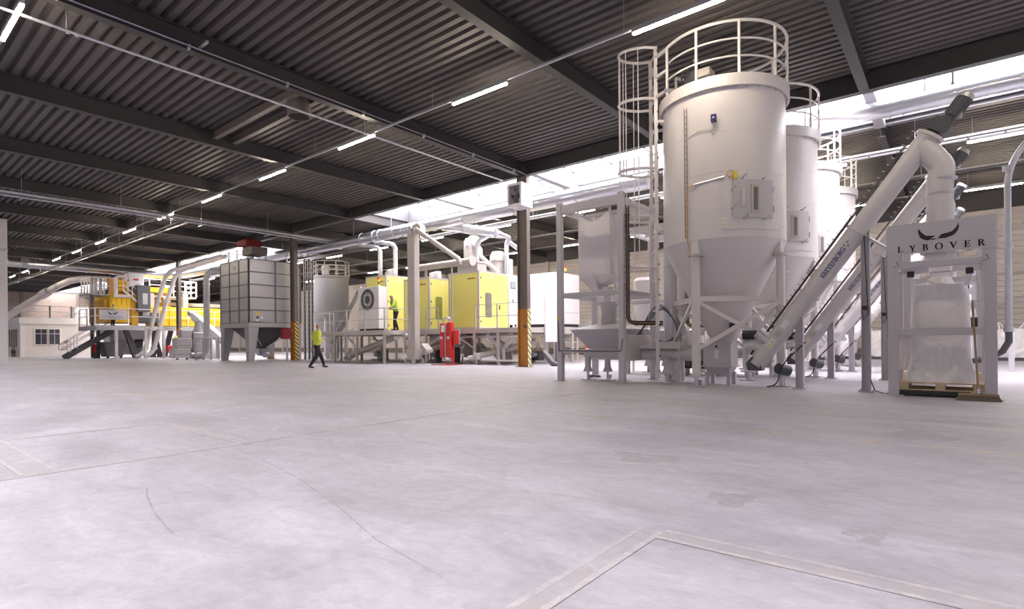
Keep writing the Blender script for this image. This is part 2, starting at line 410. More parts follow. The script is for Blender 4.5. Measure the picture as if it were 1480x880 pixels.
BEAM_Z, DECK_Z = 7.89, 8.40
def deck_strip(mb, xa, xb, ya=Y0, yb=Y1):
    n = int((xb - xa) / 0.28); p = []
    for i in range(n):
        x = xa + i * 0.28
        p += [(x, DECK_Z + .13), (x + 0.06, DECK_Z + .13), (x + 0.10, DECK_Z), (x + 0.24, DECK_Z)]
    p.append((xb, DECK_Z + .13))
    vs = [(x, y, z) for y in (ya, yb) for x, z in p]; k = len(p)
    mb.add(vs, [(i, i + 1, i + 1 + k, i + k) for i in range(k - 1)])
mb = MB()
for xa, xb in ((XL, -2.5), (-0.1, 18.0), (22.3, XR + .2)): deck_strip(mb, xa, xb)
deck_strip(mb, 18.0, 22.3, 25.9, 37.9)
ce = struct(mb.build('ceiling', 'deck', smooth=False)); ce.data.transform(Matrix.Translation(ce.location)); ce.location = (0, 0, 0); OFF[ce.name] = Vector((0, 0, 0))
def ibeam(mb, a, b, h, w, z):
    """I-section along x or y from a to b (2D), underside at z"""
    if abs(a[1] - b[1]) < 1e-6:
        y = a[1]
        mb.box(a[0], y - w / 2, z, b[0], y + w / 2, z + .025); mb.box(a[0], y - w / 2, z + h - .025, b[0], y + w / 2, z + h); mb.box(a[0], y - .008, z + .025, b[0], y + .008, z + h - .025)
    else:
        x = a[0]
        mb.box(x - w / 2, a[1], z, x + w / 2, b[1], z + .025); mb.box(x - w / 2, a[1], z + h - .025, x + w / 2, b[1], z + h); mb.box(x - .008, a[1], z + .025, x + .008, b[1], z + h - .025)
    return mb
BY = [1.9 + 6 * k for k in range(-3, 16)]
b0 = None
for y in BY:
    for xa, xb in ((XL, 17.95), (22.4, XR)):
        ibeam(MB(), (xa, y), (xb, y), 0.5, 0.24, BEAM_Z).build('beam', 'beam', ce, smooth=False)
for x, m in ((18.05, 'beam'), (22.3, 'curb'), (-2.5, 'beam'), (-0.05, 'beam')):
    ibeam(MB(), (x, Y0), (x, Y1), 0.62 if m == 'beam' else .35, 0.26, BEAM_Z if m == 'beam' else 8.2).build('girder', m, ce, smooth=False)
MB().box(36.6, Y0, 7.55, 36.95, Y1, 8.4).build('eaves_beam', 'beam', ce, smooth=False)
# framing under the roof vent between two beams
for x in (8.35, 9.0): ibeam(MB(), (x, 14.05), (x, 19.8), 0.24, 0.16, 8.12).build('trimmer_beam', 'column', ce, smooth=False)
MB().lathe([(.30, 7.75), (.33, 7.75), (.33, 8.5), (.30, 8.5)], (8.72, 15.05), 20).build('roof_vent_pipe', 'column', ce)
# skylight strips
def skylight(name, xa, xb, step, Y0=Y0, Y1=Y1):
    mb = MB()
    for x in (xa, xb - .06): mb.box(x, Y0, DECK_Z - .05, x + .06, Y1, 9.08)
    for y in (Y0, Y1 - .06): mb.box(xa + .06, y, DECK_Z - .05, xb - .06, y + .06, 9.08)
    w = struct(mb.build(name, 'curb', smooth=False)); w.data.transform(Matrix.Translation(w.location)); w.location = (0, 0, 0); OFF[w.name] = Vector((0, 0, 0))
    y = Y0; p0 = m0 = None
    while y < Y1 - .1:
        ye = min(y + step, Y1)
        if p0 is None:
            p0 = MB().box(xa + .06, y + .03, 9.08, xb - .06, ye - .03, 9.10).build('pane', 'pane', w, smooth=False)
            m0 = MB().box(xa + .06, y - .03, 9.02, xb - .06, y + .03, 9.12).build('mullion', 'curb', w, smooth=False)
        else:
            inst(p0, 'pane', w, (0, y - Y0, 0)); inst(m0, 'mullion', w, (0, y - Y0, 0))
        y += step
    for yb in BY:
        if Y0 < yb < Y1: MB().box(xa + .06, yb - .14, 8.12, xb, yb + .14, 8.5).build('cross_beam', 'xbeam', w, smooth=False)
    return w
skylight('window_1', 18.18, 22.2, 2.0, Y0, 25.9)
skylight('window_3', 18.18, 22.2, 2.0, 37.9, Y1)
for y in (25.9, 31.9, 37.9): ibeam(MB(), (18.05, y), (22.4, y), 0.5, 0.24, BEAM_Z).build('beam', 'beam', ce, smooth=False)
skylight('window_fill', -2.4, -0.2, 6.0)  # unseen extra skylight strip, added to brighten the near floor

# walls
def ribbed_wall(name, x, ya, yb, z1, per, m):
    p = []; z = 0.0
    while z < z1: p += [(x, z), (x, z + per * .80), (x + .05, z + per * .86), (x + .05, z + per * .95)]; z += per
    k = len(p); vs = [(px, y, pz) for y in (ya, yb) for px, pz in p]
    mb = MB().add(vs, [(i, i + 1, i + 1 + k, i + k) for i in range(k - 1)]); mb.box(x + .055, ya, 0, x + .2, yb, z)
    return struct(mb.build(name, m, smooth=False))
wr = ribbed_wall('wall_right', 37.0, Y0, Y1, 8.6, 0.28, 'clad'); OFF[wr.name] = Vector(wr.location)
for k in range(-2, 16):
    MB().box(36.72, 1.9 + 6 * k - .1, 0, 36.98, 1.9 + 6 * k + .1, 7.6).build('wall_post', 'wallpost', wr, smooth=False)
MB().box(36.85, Y0, 4.3, 36.98, Y1, 4.5).build('wall_rail', 'wallpost', wr, smooth=False)
for a, b in (((36.8, -4.1, 4.4), (36.8, 1.9, 7.5)), ((36.8, -4.1, 7.5), (36.8, 1.9, 4.4)), ((36.8, -4.1, .3), (36.8, 1.9, 4.3)), ((36.8, -4.1, 4.3), (36.8, 1.9, .3))):
    MB().bar(a, b, .10).build('wall_brace', 'wallpost', wr, smooth=False)
MB().box(36.9, Y0, 0, 36.98, Y1, .5).build('wall_plinth', 'column', wr, smooth=False)
wb = struct(MB().box(XL, Y1, 0, XR, Y1 + .3, 8.6).build('wall_back', 'brick', smooth=False)); OFF[wb.name] = Vector(wb.location)
for x in (4, 10, 16, 22, 28): MB().box(x - .15, Y1 - .2, 0, x + .15, Y1 - .01, 8.3).build('wall_post', 'column', wb, smooth=False)

# columns with orange feet and hazard strips
def column(y, label, stripes, k):
    c = thing('steel_column', label, 'column', (18.05, y, 0), 'roof columns below the skylight girder')
    def sec(z0, z1, e=0.0):
        mb = MB()
        for s in (-1, 1): mb.box(18.05 - .11 - e, y + s * .24 - .016 - e, z0, 18.05 + .11 + e, y + s * .24 + .016 + e, z1)
        mb.box(18.05 - .008 - e, y - .224 + e, z0, 18.05 + .008 + e, y + .224 - e, z1); return mb
    sec(0, BEAM_Z).build('shaft', 'column', c, smooth=False)
    sec(0.01, 2.4, .003).build('orange_base', 'orange', c, smooth=False, label='orange painted foot')
    MB().box(17.94, y - .272, 0.02, 18.16, y - .261, 2.4).build('hazard_strip', stripes, c, smooth=False, label='black and yellow striped strip')
    MB().box(17.85, y - .34, 0, 18.25, y + .34, .02).build('base_plate', 'column', c, smooth=False)
    return c
c1 = column(13.9, 'brown steel column with orange striped foot beside the lime machine', 'hazard2', 0)
MB().box(18.04, 13.80, 1.62, 18.025, 13.90, 1.74).build('notice', 'motor', c1, smooth=False)
column(31.9, 'brown steel column with orange striped foot in front of the grey filter bin', 'hazard', 1)
column(49.9, 'brown steel column with orange foot in front of the yellow shredder', 'hazard', 2)
column(67.9, 'farthest brown steel column, rising behind the yellow shredder', 'hazard', 3)
pl = thing('wall_pillar', 'pale concrete pillar cut off by the left edge of the photo', 'pillar', (6.05, 42.5, 0))
MB().bbox(5.75, 42.1, 0, 6.35, 42.9, 8.3, .015).build('shaft', 'white', pl, smooth=False)
MB().box(5.73, 42.08, 6.45, 6.37, 42.92, 6.6).build('cable_clamp', 'galv', pl, smooth=False)
# ------------------------------------------------------------------ tube lights and their rails
ORD = ['nearest', 'second', 'third', 'fourth', 'fifth', 'sixth', 'seventh', 'eighth', 'ninth', 'tenth', 'eleventh', 'twelfth', 'thirteenth', 'fourteenth', 'fifteenth', 'sixteenth']
LZ = 7.6
def light_row(x, starts, row, rail=True, ya=-14, yb=95):
    src = None
    for i, y in enumerate(starts):
        lab = f'glowing tube light, {ORD[i]} along the row {row}'
        if src is None:
            t = thing('ceiling_light', lab, 'light', (x, y, LZ - .05), 'tube lights ' + row)
            MB().bbox(x - .045, y, LZ - .005, x + .045, y + 1.95, LZ + .055, .01).build('housing', 'galv_m', t, smooth=False)
            MB().bbox(x - .032, y + .01, LZ - .05, x + .032, y + 1.94, LZ - .006, .012).build('tube', 'tube', t)
            src = t
        else:
            c = copy_tree(src, None, (0, y - starts[0], 0)); tag(c, lab, 'light', 'tube lights ' + row)
    if rail:
        r = thing('light_rail', f'thin grey rail carrying the tube lights {row}', 'light rail', (x, (ya + yb) / 2, LZ))
        MB().box(x - .03, ya, LZ + .06, x + .03, yb, LZ + .11).build('channel', 'galv_m', r, smooth=False)
        rod = None
        y = ya + 1.5
        while y < yb:
            if rod is None: rod = MB().cyl((x, y, LZ + .1), (x, y, 8.45), .006, 5).build('hanger_rod', 'galv_m', r); y00 = y
            else: inst(rod, 'hanger_rod', r, (0, y - y00, 0))
            y += 6.0
light_row(10.75, [3.35 + 5.4 * k for k in range(-1, 13)], 'above the open floor', ya=-14)
light_row(2.33, [13.83 + 5.4 * k for k in range(0, 1)], 'in the top left corner', ya=10, yb=60)
light_row(23.9, [-2.3 + 5.4 * k for k in range(0, 14)], 'behind the skylight')
light_row(31.7, [-2.3 + 5.4 * k for k in range(0, 14)], 'nearest the cream wall')

# ------------------------------------------------------------------ pipes and cable trays under the roof
p = thing('sprinkler_pipe', 'thin grey pipe hung below the roof, ending at the white heater box', 'pipe', (8, 14.3, 7.55))
MB().tube([(-6, 14.32, 7.58), (17.1, 14.22, 7.58)], .033, 8).build('pipe_run', 'galv', p)
for x in (3.1, 10.5):
    MB().cyl((x, 14.31, 7.55), (x, 14.31, 8.1), .012, 6).build('hanger', 'galv', p)
for x in (3.1, 3.25): MB().cyl((x, 14.32, 7.58), (x + .05, 14.32, 7.58), .048, 8).build('coupling', 'galv', p)
MB().bar((5.5, 14.3, 8.05), (5.5, 13.4, 8.05), .05).build('bracket', 'galv_m', p)
cb = thing('cable_bundle', 'violet cable bundle fixed along the side of the roof beam', 'cable', (5, 13.7, 7.92))
for i in range(3): MB().tube([(-20, 13.73 - .018 * i, 7.945 + .012 * (i % 2)), (17.6, 13.73 - .018 * i, 7.945 + .012 * (i % 2)), (17.88, 13.62 - .018 * i, 7.85)], .012, 5).build('strand', 'cable_v' if i < 2 else 'galv_m', cb)
for i in range(14): MB().box(-14 + i * 2.4, 13.66, 7.86, -13.96 + i * 2.4, 13.76, 7.97).build('clip', 'galv', cb, smooth=False)
p = thing('pipe_bundle', 'pair of grey pipes hung across the hall before the pillar', 'pipe', (8, 30.2, 7.2))
for y, z, r in ((30.0, 7.33, .05), (30.25, 7.22, .04), (30.45, 7.36, .03)): MB().tube([(-4, y, z), (19.3, y - .3, z)], r, 8).build('pipe_run', 'galv', p)
for x in (1.5, 5.0, 8.5, 12, 15.5): MB().cyl((x, 30.15, 7.2), (x, 30.15, 8.45), .008, 5).build('hanger_rod', 'galv', p); MB().box(x - .02, 29.9, 7.15, x + .02, 30.55, 7.18).build('bracket', 'galv', p, smooth=False)
def tray(name, label, x, ya, yb, z, w=.3, step=.6, n=60):
    t = thing(name, label, 'cable tray', (x, (ya + yb) / 2, z))
    for s in (-1, 1): MB().box(x + s * w / 2 - .012, ya, z, x + s * w / 2 + .012, yb, z + .07).build('side_rail', 'galv_dark', t, smooth=False)
    r0 = MB().box(x - w / 2, ya, z + .01, x + w / 2, ya + .04, z + .03).build('rung', 'galv_dark', t, smooth=False)
    k = 1
    while ya + k * step < yb and k < n: inst(r0, 'rung', t, (0, k * step, 0)); k += 1
    MB().tube([(x - .05, ya, z + .06), (x - .05, yb, z + .06)], .035, 6).build('cable_load', 'cable', t)
    hs = None
    for i in range(int((yb - ya) / 4)):
        if hs is None: hs = MB().cyl((x, ya + 2, z), (x, ya + 2, 8.42), .009, 5).build('hanger_rod', 'galv', t)
        else: inst(hs, 'hanger_rod', t, (0, 4 * i, 0))
    return t
tray('cable_tray', 'long cable tray beside the lamp row, reaching back from the pipe bundle', 10.95, 29.2, 92, 7.05, .34, 1.2)
tray('cable_tray', 'ladder cable tray just beyond the skylight, above the silos', 22.9, -13, 60, 7.45, .4, .9, 80)
tray('cable_tray', 'ladder cable tray midway between the skylight and the cream wall', 27.3, -13, 60, 7.45, .4, .9, 80)
t = thing('cable_tray', 'pair of thin trays crossing the hall in front of the skylight beams', 'cable tray', (20, 13.2, 7.2))
for y in (13.05, 13.35):
    MB().tube([(18.1, y, 7.5), (23.6, y, 7.5)], .022, 6).build('side_rail', 'galv', t)
for i in range(8): MB().tube([(18.4 + i * .6, 13.05, 7.5), (18.4 + i * .6, 13.35, 7.5)], .012, 5).build('rung', 'galv', t)

# ------------------------------------------------------------------ ventilation ducts
def ring_on(mb, c, d, r, w=.05):
    d = Vector(d).normalized(); mb.cyl(Vector(c) - d * w / 2, Vector(c) + d * w / 2, r, 24); return mb
DX, DZ, DR = 19.55, 7.13, .31
d1 = thing('ventilation_duct', 'big round galvanised duct running under the skylight behind the bucket elevator', 'duct', (DX, 30, DZ))
MB().tube(path([(DX, 9.0, DZ), (DX, 52.0, DZ + .02), (DX - .2, 55.0, DZ + .1), (14, 55.4, 7.35), (5.0, 55.4, 7.3)], 1.6), DR, 24).build('pipe_run', 'duct', d1)
for y in (12.2, 15.5, 18.6, 20.9, 22.6, 23.2, 23.9, 25.2, 25.7, 26.9, 29.3, 32.6, 33.4, 34, 37.8, 40.4, 43.9, 47):
    ring_on(MB(), (DX, y, DZ), (0, 1, 0), DR + .03, .06).build('collar', 'duct', d1)
for x in (16.2, 13.2, 10.4, 8.6, 7.4): ring_on(MB(), (x, 55.4, 7.33), (1, 0, 0), DR + .03, .06).build('collar', 'duct', d1)
for x in (9.3, 8.1):
    MB().cyl((x, 55.4, 7.33), (x, 54.95, 7.55), .28, 20).build('branch_stub', 'duct', d1)
for y in (14.8, 17.4, 21.5, 24.3, 27.8, 36, 45): MB().cyl((DX, y, DZ + .2), (DX, y, 8.3), .012, 6).build('hanger_rod', 'galv', d1)
d2 = thing('ventilation_duct', 'round duct dropping out of the skylight at the right and running above the conveyors', 'duct', (19.4, 0, 7.6))
q0, q1, q2 = PX(1195, 150, 19.2), PX(1262, 166, 18.9), PX(1500, 116, 18.9)
MB().tube(path([(20.2, q0.y + 1.0, 8.35), (19.0, q1.y + .1, 7.62), (19.0, -14, 7.62)], .5), .24, 20).build('pipe_run', 'duct', d2)
for y in (q1.y - .4, q1.y - .7, -.2, -1.4): ring_on(MB(), (19.0, y, 7.62), (0, 1, 0), .265, .05).build('collar', 'duct', d2)
for y in (.6, -1.8): MB().box(18.98, y - .03, 7.7, 19.02, y + .03, 8.4).build('hanger_strap', 'galv', d2, smooth=False)

# heater box on the near column
h = thing('unit_heater', 'white heater box with open fan front high on the near column', 'heater', (17.5, 13.7, 6.45))
x0, x1, y0, y1, z0, z1 = 17.12, 17.86, 13.28, 13.98, 6.45, 7.38
mb = MB(); mb.box(x0 + .03, y0, z0, x1, y0 + .03, z1).box(x0 + .03, y1 - .03, z0, x1, y1, z1).box(x0 + .03, y0 + .03, z0, x1, y1 - .03, z0 + .03).box(x0 + .03, y0 + .03, z1 - .03, x1, y1 - .03, z1).box(x1 - .03, y0 + .03, z0 + .03, x1, y1 - .03, z1 - .03)
mb.build('casing', 'mwhite', h, smooth=False)
mb = MB(); mb.box(x0, y0, z0, x0 + .03, y0 + .08, z1).box(x0, y1 - .08, z0, x0 + .03, y1, z1).box(x0, y0 + .08, z0, x0 + .03, y1 - .08, z0 + .1).box(x0, y0 + .08, z1 - .1, x0 + .03, y1 - .08, z1)
mb.build('front_frame', 'mwhite', h, smooth=False)
MB().cyl((x0 + .12, (y0 + y1) / 2, (z0 + z1) / 2), (x0 + .24, (y0 + y1) / 2, (z0 + z1) / 2), .09, 14).build('fan_hub', 'motor', h)
for k in range(5):
    a = 2 * math.pi * k / 5; c, s = math.cos(a), math.sin(a); yc, zc = (y0 + y1) / 2, (z0 + z1) / 2
    MB().add([(x0 + .16, yc + .08 * c, zc + .08 * s), (x0 + .16, yc + .3 * c - .08 * s, zc + .3 * s + .08 * c), (x0 + .22, yc + .3 * c + .08 * s, zc + .3 * s - .08 * c)], [(0, 1, 2)]).build('fan_blade', 'motor', h, smooth=False)
for a, b in ((.2, .25), (.5, .62)): MB().box(x0 + a, y0 - .004, z0 + .3 + a * .4, x0 + b, y0, z0 + .45 + a * .4).build('vent_slot', 'silo_d', h, smooth=False)
# ------------------------------------------------------------------ lettering: drawn serif capitals as outlines
def arc(cx, cy, rx, ry, a0, a1, n=10):
    return [(cx + rx * math.cos(math.radians(a0 + (a1 - a0) * i / n)), cy + ry * math.sin(math.radians(a0 + (a1 - a0) * i / n))) for i in range(n + 1)]
def R4(x0, y0, x1, y1): return [(x0, y0), (x1, y0), (x1, y1), (x0, y1)]
def band(outer, inner):
    """quads between two open outlines"""
    return [[outer[i], outer[i + 1], inner[i + 1], inner[i]] for i in range(len(outer) - 1)]
SF, ST, TH = .045, .13, .05       # serif height, thick and thin strokes
def serif(x, y, w): return R4(x - w / 2, y, x + w / 2, y + SF)
def bowl(x, y0, y1, rx, t=ST):
    ry = (y1 - y0) / 2; cy = (y0 + y1) / 2
    return band(arc(x, cy, rx, ry, 90, -90), arc(x, cy, rx - t, ry - TH, 90, -90))
GL = {
 'L': (.72, [R4(.14, 0, .27, 1), serif(.205, .955, .34), R4(.02, 0, .66, TH), [(.60, TH), (.66, 0), (.70, .26), (.66, .26)]]),
 'Y': (.86, [R4(.365, 0, .495, .48), serif(.43, 0, .36), [(.365, .44), (.495, .50), (.21, 1), (.06, 1)], [(.43, .44), (.495, .44), (.78, 1), (.715, 1)], serif(.13, .955, .32), serif(.74, .955, .26)]),
 'B': (.74, [R4(.12, 0, .25, 1), R4(.02, 0, .36, TH), R4(.02, 1 - TH, .36, 1), R4(.2, .50, .38, .50 + TH)] + bowl(.36, .50, 1.0, .25) + bowl(.37, 0, .55, .32)),
 'O': (.98, band(arc(.48, .5, .46, .52, 0, 360, 28), arc(.48, .5, .33, .46, 0, 360, 28))),
 'V': (.86, [[(.06, 1), (.21, 1), (.47, .16), (.41, -.02)], [(.41, -.02), (.47, .12), (.79, 1), (.73, 1)], serif(.13, .955, .32), serif(.76, .955, .26)]),
 'E': (.74, [R4(.12, 0, .25, 1), R4(.02, 0, .64, TH), R4(.02, 1 - TH, .62, 1), R4(.2, .49, .5, .49 + TH), [(.58, 0), (.64, 0), (.69, .25), (.65, .25)], [(.57, 1), (.62, 1), (.64, .77), (.60, .77)], R4(.47, .40, .51, .64)]),
 'R': (.84, [R4(.12, 0, .25, 1), serif(.185, 0, .33), R4(.02, 1 - TH, .36, 1), R4(.2, .47, .38, .47 + TH)] + bowl(.36, .47, 1.0, .28) + [[(.36, .48), (.48, .50), (.80, 0), (.65, 0)], R4(.64, 0, .86, SF)]),
 'K': (.84, [R4(.12, 0, .25, 1), serif(.185, 0, .33), serif(.185, .955, .33), [(.25, .42), (.31, .42), (.70, 1), (.63, 1)], [(.33, .54), (.42, .66), (.80, 0), (.65, 0)], serif(.66, .955, .26), serif(.73, 0, .26)]),
 'N': (.92, [R4(.12, 0, .18, 1), R4(.74, 0, .80, 1), [(.08, 1), (.24, 1), (.80, 0), (.72, 0)], serif(.15, 0, .28), serif(.77, .955, .28)]),
 'G': (.92, band(arc(.48, .5, .46, .52, 40, 345, 22), arc(.48, .5, .33, .46, 40, 345, 22)) + [R4(.70, .03, .82, .44), serif(.75, .42, .3), R4(.80, .72, .84, .95)]),
}
def lettering(text, size, gap, put, thick):
    """put(a,b,depth) maps sheet coordinates to 3D; letters get a body of the given thickness"""
    mb = MB(); x = 0
    for ch in text:
        w, polys = GL[ch]
        for pg in polys:
            n = len(pg); q = [(x + a * size, b * size) for a, b in pg]
            vs = [put(a, b, 0) for a, b in q] + [put(a, b, thick) for a, b in q]
            mb.add(vs, [tuple(range(n)), tuple(range(2 * n - 1, n - 1, -1))] + [(i, i + n, (i + 1) % n + n, (i + 1) % n) for i in range(n)])
        x += w * size + gap
    return mb, x - gap
def text_width(text, size, gap): return sum(GL[c][0] for c in text) * size + gap * (len(text) - 1)

WING_L = [(.405, .19), (.30, .02), (.18, .01), (.10, .06), (.06, .13), (.075, .13), (.045, .21), (.062, .205), (.02, .30), (.045, .29), (.02, .37), (.045, .355), (.03, .455), (.08, .38), (.22, .19), (.43, .155), (.37, .10), (.405, .065)]
WING_L = [(.31, .02), (.22, 0), (.14, .035), (.05, .10), (.06, .11), (.02, .17), (.035, .175), (.0, .245), (.02, .245), (-.015, .33), (.01, .325), (.005, .42), (.075, .285), (.18, .155), (.41, .125), (.355, .085), (.30, .045)]
HEAD = [(.305, .035), (.36, .045), (.44, .038), (.445, .025), (.38, .015), (.345, 0), (.31, .005)]
WING_R = [(.46, .03), (.54, .155), (.70, .19), (.79, .22), (.88, .33), (.93, .47), (.935, .37), (.955, .385), (.93, .31), (.945, .315), (.91, .235), (.925, .235), (.87, .165), (.885, .165), (.80, .08), (.64, .025)]
def eagle(put, w, thick):
    mb = MB()
    for pg in (WING_L, HEAD, WING_R):
        n = len(pg); q = [(a * w, b * w) for a, b in pg]
        vs = [put(a, b, 0) for a, b in q] + [put(a, b, thick) for a, b in q]
        mb.add(vs, [tuple(range(n)), tuple(range(2 * n - 1, n - 1, -1))] + [(i, i + n, (i + 1) % n + n, (i + 1) % n) for i in range(n)])
    return mb

# ------------------------------------------------------------------ four silos in a row
SC = Vector((13.55, 4.35, 0)); SR = 1.38; SP = 3.8
Z_CONE, Z_CYL0, Z_CYL1, Z_DECK = 0.98, 3.30, 6.58, 6.78
def silo(label):
    s = thing('storage_silo', label, 'silo', SC, 'white storage silos in a row')
    c = (SC.x, SC.y)
    body = MB().lathe([(SR, Z_CYL0), (SR, Z_CYL1 + .05)], c, 64).build('body', 'silo', s)
    MB().lathe([(.26, Z_CONE), (SR, Z_CYL0)], c, 64).build('cone', 'silo', s)
    MB().lathe([(.0, Z_DECK - .02), (SR + .05, Z_DECK - .02), (SR + .05, Z_DECK + .04), (SR + .09, Z_DECK + .04), (SR + .09, Z_CYL1 - .02), (SR + .05, Z_CYL1 - .02), (SR, Z_CYL1 + .02)], c, 64).build('top_ring', 'silo', s)
    for zz in (4.73, 5.62): MB().lathe([(SR, zz), (SR + .004, zz + .004), (SR + .004, zz + .010), (SR, zz + .014)], c, 64).build('weld_seam', 'silo', s)
    mb = MB()
    for k in range(36):
        a = 2 * math.pi * k / 36; mb.cyl((c[0] + (SR + .03) * math.cos(a), c[1] + (SR + .03) * math.sin(a), Z_CYL1 - .05), (c[0] + (SR + .03) * math.cos(a), c[1] + (SR + .03) * math.sin(a), Z_CYL1 - .02), .014, 6)
    mb.build('rim_bolts', 'galv', s)['kind'] = 'stuff'
    # legs
    for k, deg in enumerate((172, 262, 352, 82)):
        a = math.radians(deg); x, y = c[0] + 1.33 * math.cos(a), c[1] + 1.33 * math.sin(a)
        leg = MB().cyl((x, y, .26), (x, y, 2.98), .095, 20).build('leg', 'silo', s)
        MB().lathe([(0, 2.93), (.16, 2.93), (.16, 2.98), (0, 2.98)], (x, y), 20).build('cap_flange', 'silo_d', leg)
        t = Vector((-math.sin(a), math.cos(a), 0)); o = Vector((math.cos(a), math.sin(a), 0)); p = Vector((x, y, 2.98))
        MB().prism([(-.10, 0), (.10, 0), (.06, .55), (-.06, .55)], p - o * .09, t, UP, .13).build('gusset', 'silo', leg, smooth=False)
        MB().lathe([(0, .22), (.19, .22), (.19, .255), (.1, .27), (0, .27)], (x, y), 20).build('foot_disc', 'silo_d', leg)
        mb = MB(); mb.cyl((x, y, .02), (x, y, .23), .05, 12); mb.box(x + .09, y - .05, .02, x + .2, y + .05, .15); mb.cyl((x + .1, y, .12), (x + .24, y + .06, .12), .028, 8)
        mb.build('load_cell', 'galv', leg)
        MB().box(x - .16, y - .16, 0, x + .16, y + .16, .022).build('foot_plate', 'galv_m', leg, smooth=False)
    # bracing between legs
    L = [Vector((c[0] + 1.33 * math.cos(math.radians(d)), c[1] + 1.33 * math.sin(math.radians(d)), 0)) for d in (172, 262, 352, 82)]
    for i in range(4):
        a, b = L[i], L[(i + 1) % 4]
        MB().bar(a + UP * 1.98, b + UP * 1.98, .07, .12).build('brace', 'silo', s, smooth=False)
        MB().bar(a + UP * 1.93, b + UP * .9, .06, .085).build('brace', 'silo', s, smooth=False)
        d = (b - a).normalized().cross(UP) * .07
        MB().bar(b + UP * 1.93 + d, a + UP * .85 + d, .06, .085).build('brace', 'silo', s, smooth=False)
    # railing on top, open towards the ladder
    a0, a1, rr = 140, 140 + 290, SR + .04
    def hoop(z, r=.028):
        return MB().tube([(c[0] + rr * math.cos(math.radians(a0 + (a1 - a0) * i / 56)), c[1] + rr * math.sin(math.radians(a0 + (a1 - a0) * i / 56)), z) for i in range(57)], r, 8)
    hoop(Z_DECK + 1.19, .034).build('hand_rail', 'silo', s); hoop(Z_DECK + .80, .022).build('mid_rail', 'silo', s); hoop(Z_DECK + .42, .022).build('mid_rail', 'silo', s)
    for i in range(9):
        a = math.radians(a0 + (a1 - a0) * i / 8); p = Vector((c[0] + rr * math.cos(a), c[1] + rr * math.sin(a), Z_DECK))
        MB().bar(p, p + UP * 1.19, .05).build('rail_post', 'silo', s, smooth=False)
    # inspection door with sight glass, on the side facing the hall
    fa = math.radians(198)     # direction of the face
    def on(deg, z, r=SR): a = fa + math.radians(deg); return Vector((c[0] + r * math.cos(a), c[1] + r * math.sin(a), z))
    def curved(d0, d1, z0, z1, e0, e1, n=8):
        mb = MB(); vs = []
        for i in range(n + 1):
            dg = d0 + (d1 - d0) * i / n
            vs += [on(dg, z0, SR + e0), on(dg, z1, SR + e0), on(dg, z0, SR + e1), on(dg, z1, SR + e1)]
        fs = []
        for i in range(n):
            k = i * 4; fs += [(k + 2, k + 6, k + 7, k + 3), (k + 3, k + 7, k + 5, k + 1), (k, k + 4, k + 6, k + 2)]
        fs += [(0, 2, 3, 1), (4 * n, 4 * n + 1, 4 * n + 3, 4 * n + 2)]
        return mb.add(vs, fs)
    D0 = 8.5
    curved(D0 - 10, D0 + 46, 3.46, 4.66, .0, .014, 14).build('door_surround', 'silo', s)
    door = curved(D0, D0 + 37, 3.70, 4.52, .014, .050, 12).build('inspection_door', 'silo_d', s)
    curved(D0 + 15, D0 + 22.5, 3.80, 4.40, .050, .072, 4).build('sight_frame', 'beige', door)
    curved(D0 + 16.8, D0 + 20.7, 3.85, 4.35, .072, .076, 3).build('sight_glass', 'mglass', door)
    MB().tube(path([on(D0 + 8, 3.93, SR + .04), on(D0 + 8, 3.93, SR + .12), on(D0 + 8, 4.28, SR + .12), on(D0 + 8, 4.28, SR + .04)], .03), .020, 6).build('handle', 'silo', door)
    for dg, z in ((D0 + 8, 4.55), (D0 + 27, 4.55), (D0 - 1, 4.30), (D0 - 1, 3.90), (D0 + 9, 3.67), (D0 + 28, 3.67)):
        MB().tube([on(dg, z, SR + .01), on(dg, z, SR + .10), on(dg + 2.8, z + .07, SR + .12)], .018, 6).build('clamp_bolt', 'galv', door)
    for z in (3.90, 4.32): MB().cyl(on(D0 + 38.5, z - .07, SR + .03), on(D0 + 38.5, z + .07, SR + .03), .03, 8).build('hinge', 'silo_d', door)
    MB().prism([(0, 0), (.08, 0), (.08, .05), (0, .05)], on(D0 + 42, 3.50, SR + .015), (on(D0 + 44, 0) - on(D0 + 42, 0)).normalized(), UP, .004).build('label_plate', 'paper', s, smooth=False)
    lp = MB().prism([(0, 0), (.09, 0), (.09, .2), (0, .2)], on(D0 - 9, 3.52, SR + .014), (on(D0 - 7, 0) - on(D0 - 9, 0)).normalized(), UP, .004).build('warning_plate', 'paper', s, smooth=False)
    for zz in (.03, .11): MB().prism([(.015, zz), (.075, zz), (.045, zz + .06)], on(D0 - 9, 3.52, SR + .019), (on(D0 - 7, 0) - on(D0 - 9, 0)).normalized(), UP, .003).build('warning_mark', 'ylabel', lp, smooth=False)
    # conduit, level sensor, wire duct down the side
    MB().tube([on(-25, 4.53, SR + .03), on(2, 4.60, SR + .03)], .028, 8).build('conduit', 'galv', s)
    MB().tube([on(6.5 + 3 * math.cos(t * .6), 4.66 + .07 * math.sin(t * .6), SR + .035) for t in range(11)], .010, 5).build('coiled_cable', 'cable_o', s)
    MB().prism([(0, 0), (.07, 0), (.07, .16), (0, .16)], on(9.0, 4.54, SR + .01), (on(11, 0) - on(9, 0)).normalized(), UP, .06).build('switch_box', 'ylabel', s, smooth=False)
    sb = MB().prism([(0, 0), (.11, 0), (.11, .15), (0, .15)], on(-9, 5.82, SR + .02), (on(-7, 0) - on(-9, 0)).normalized(), UP, .10).build('level_sensor', 'blue', s, smooth=False)
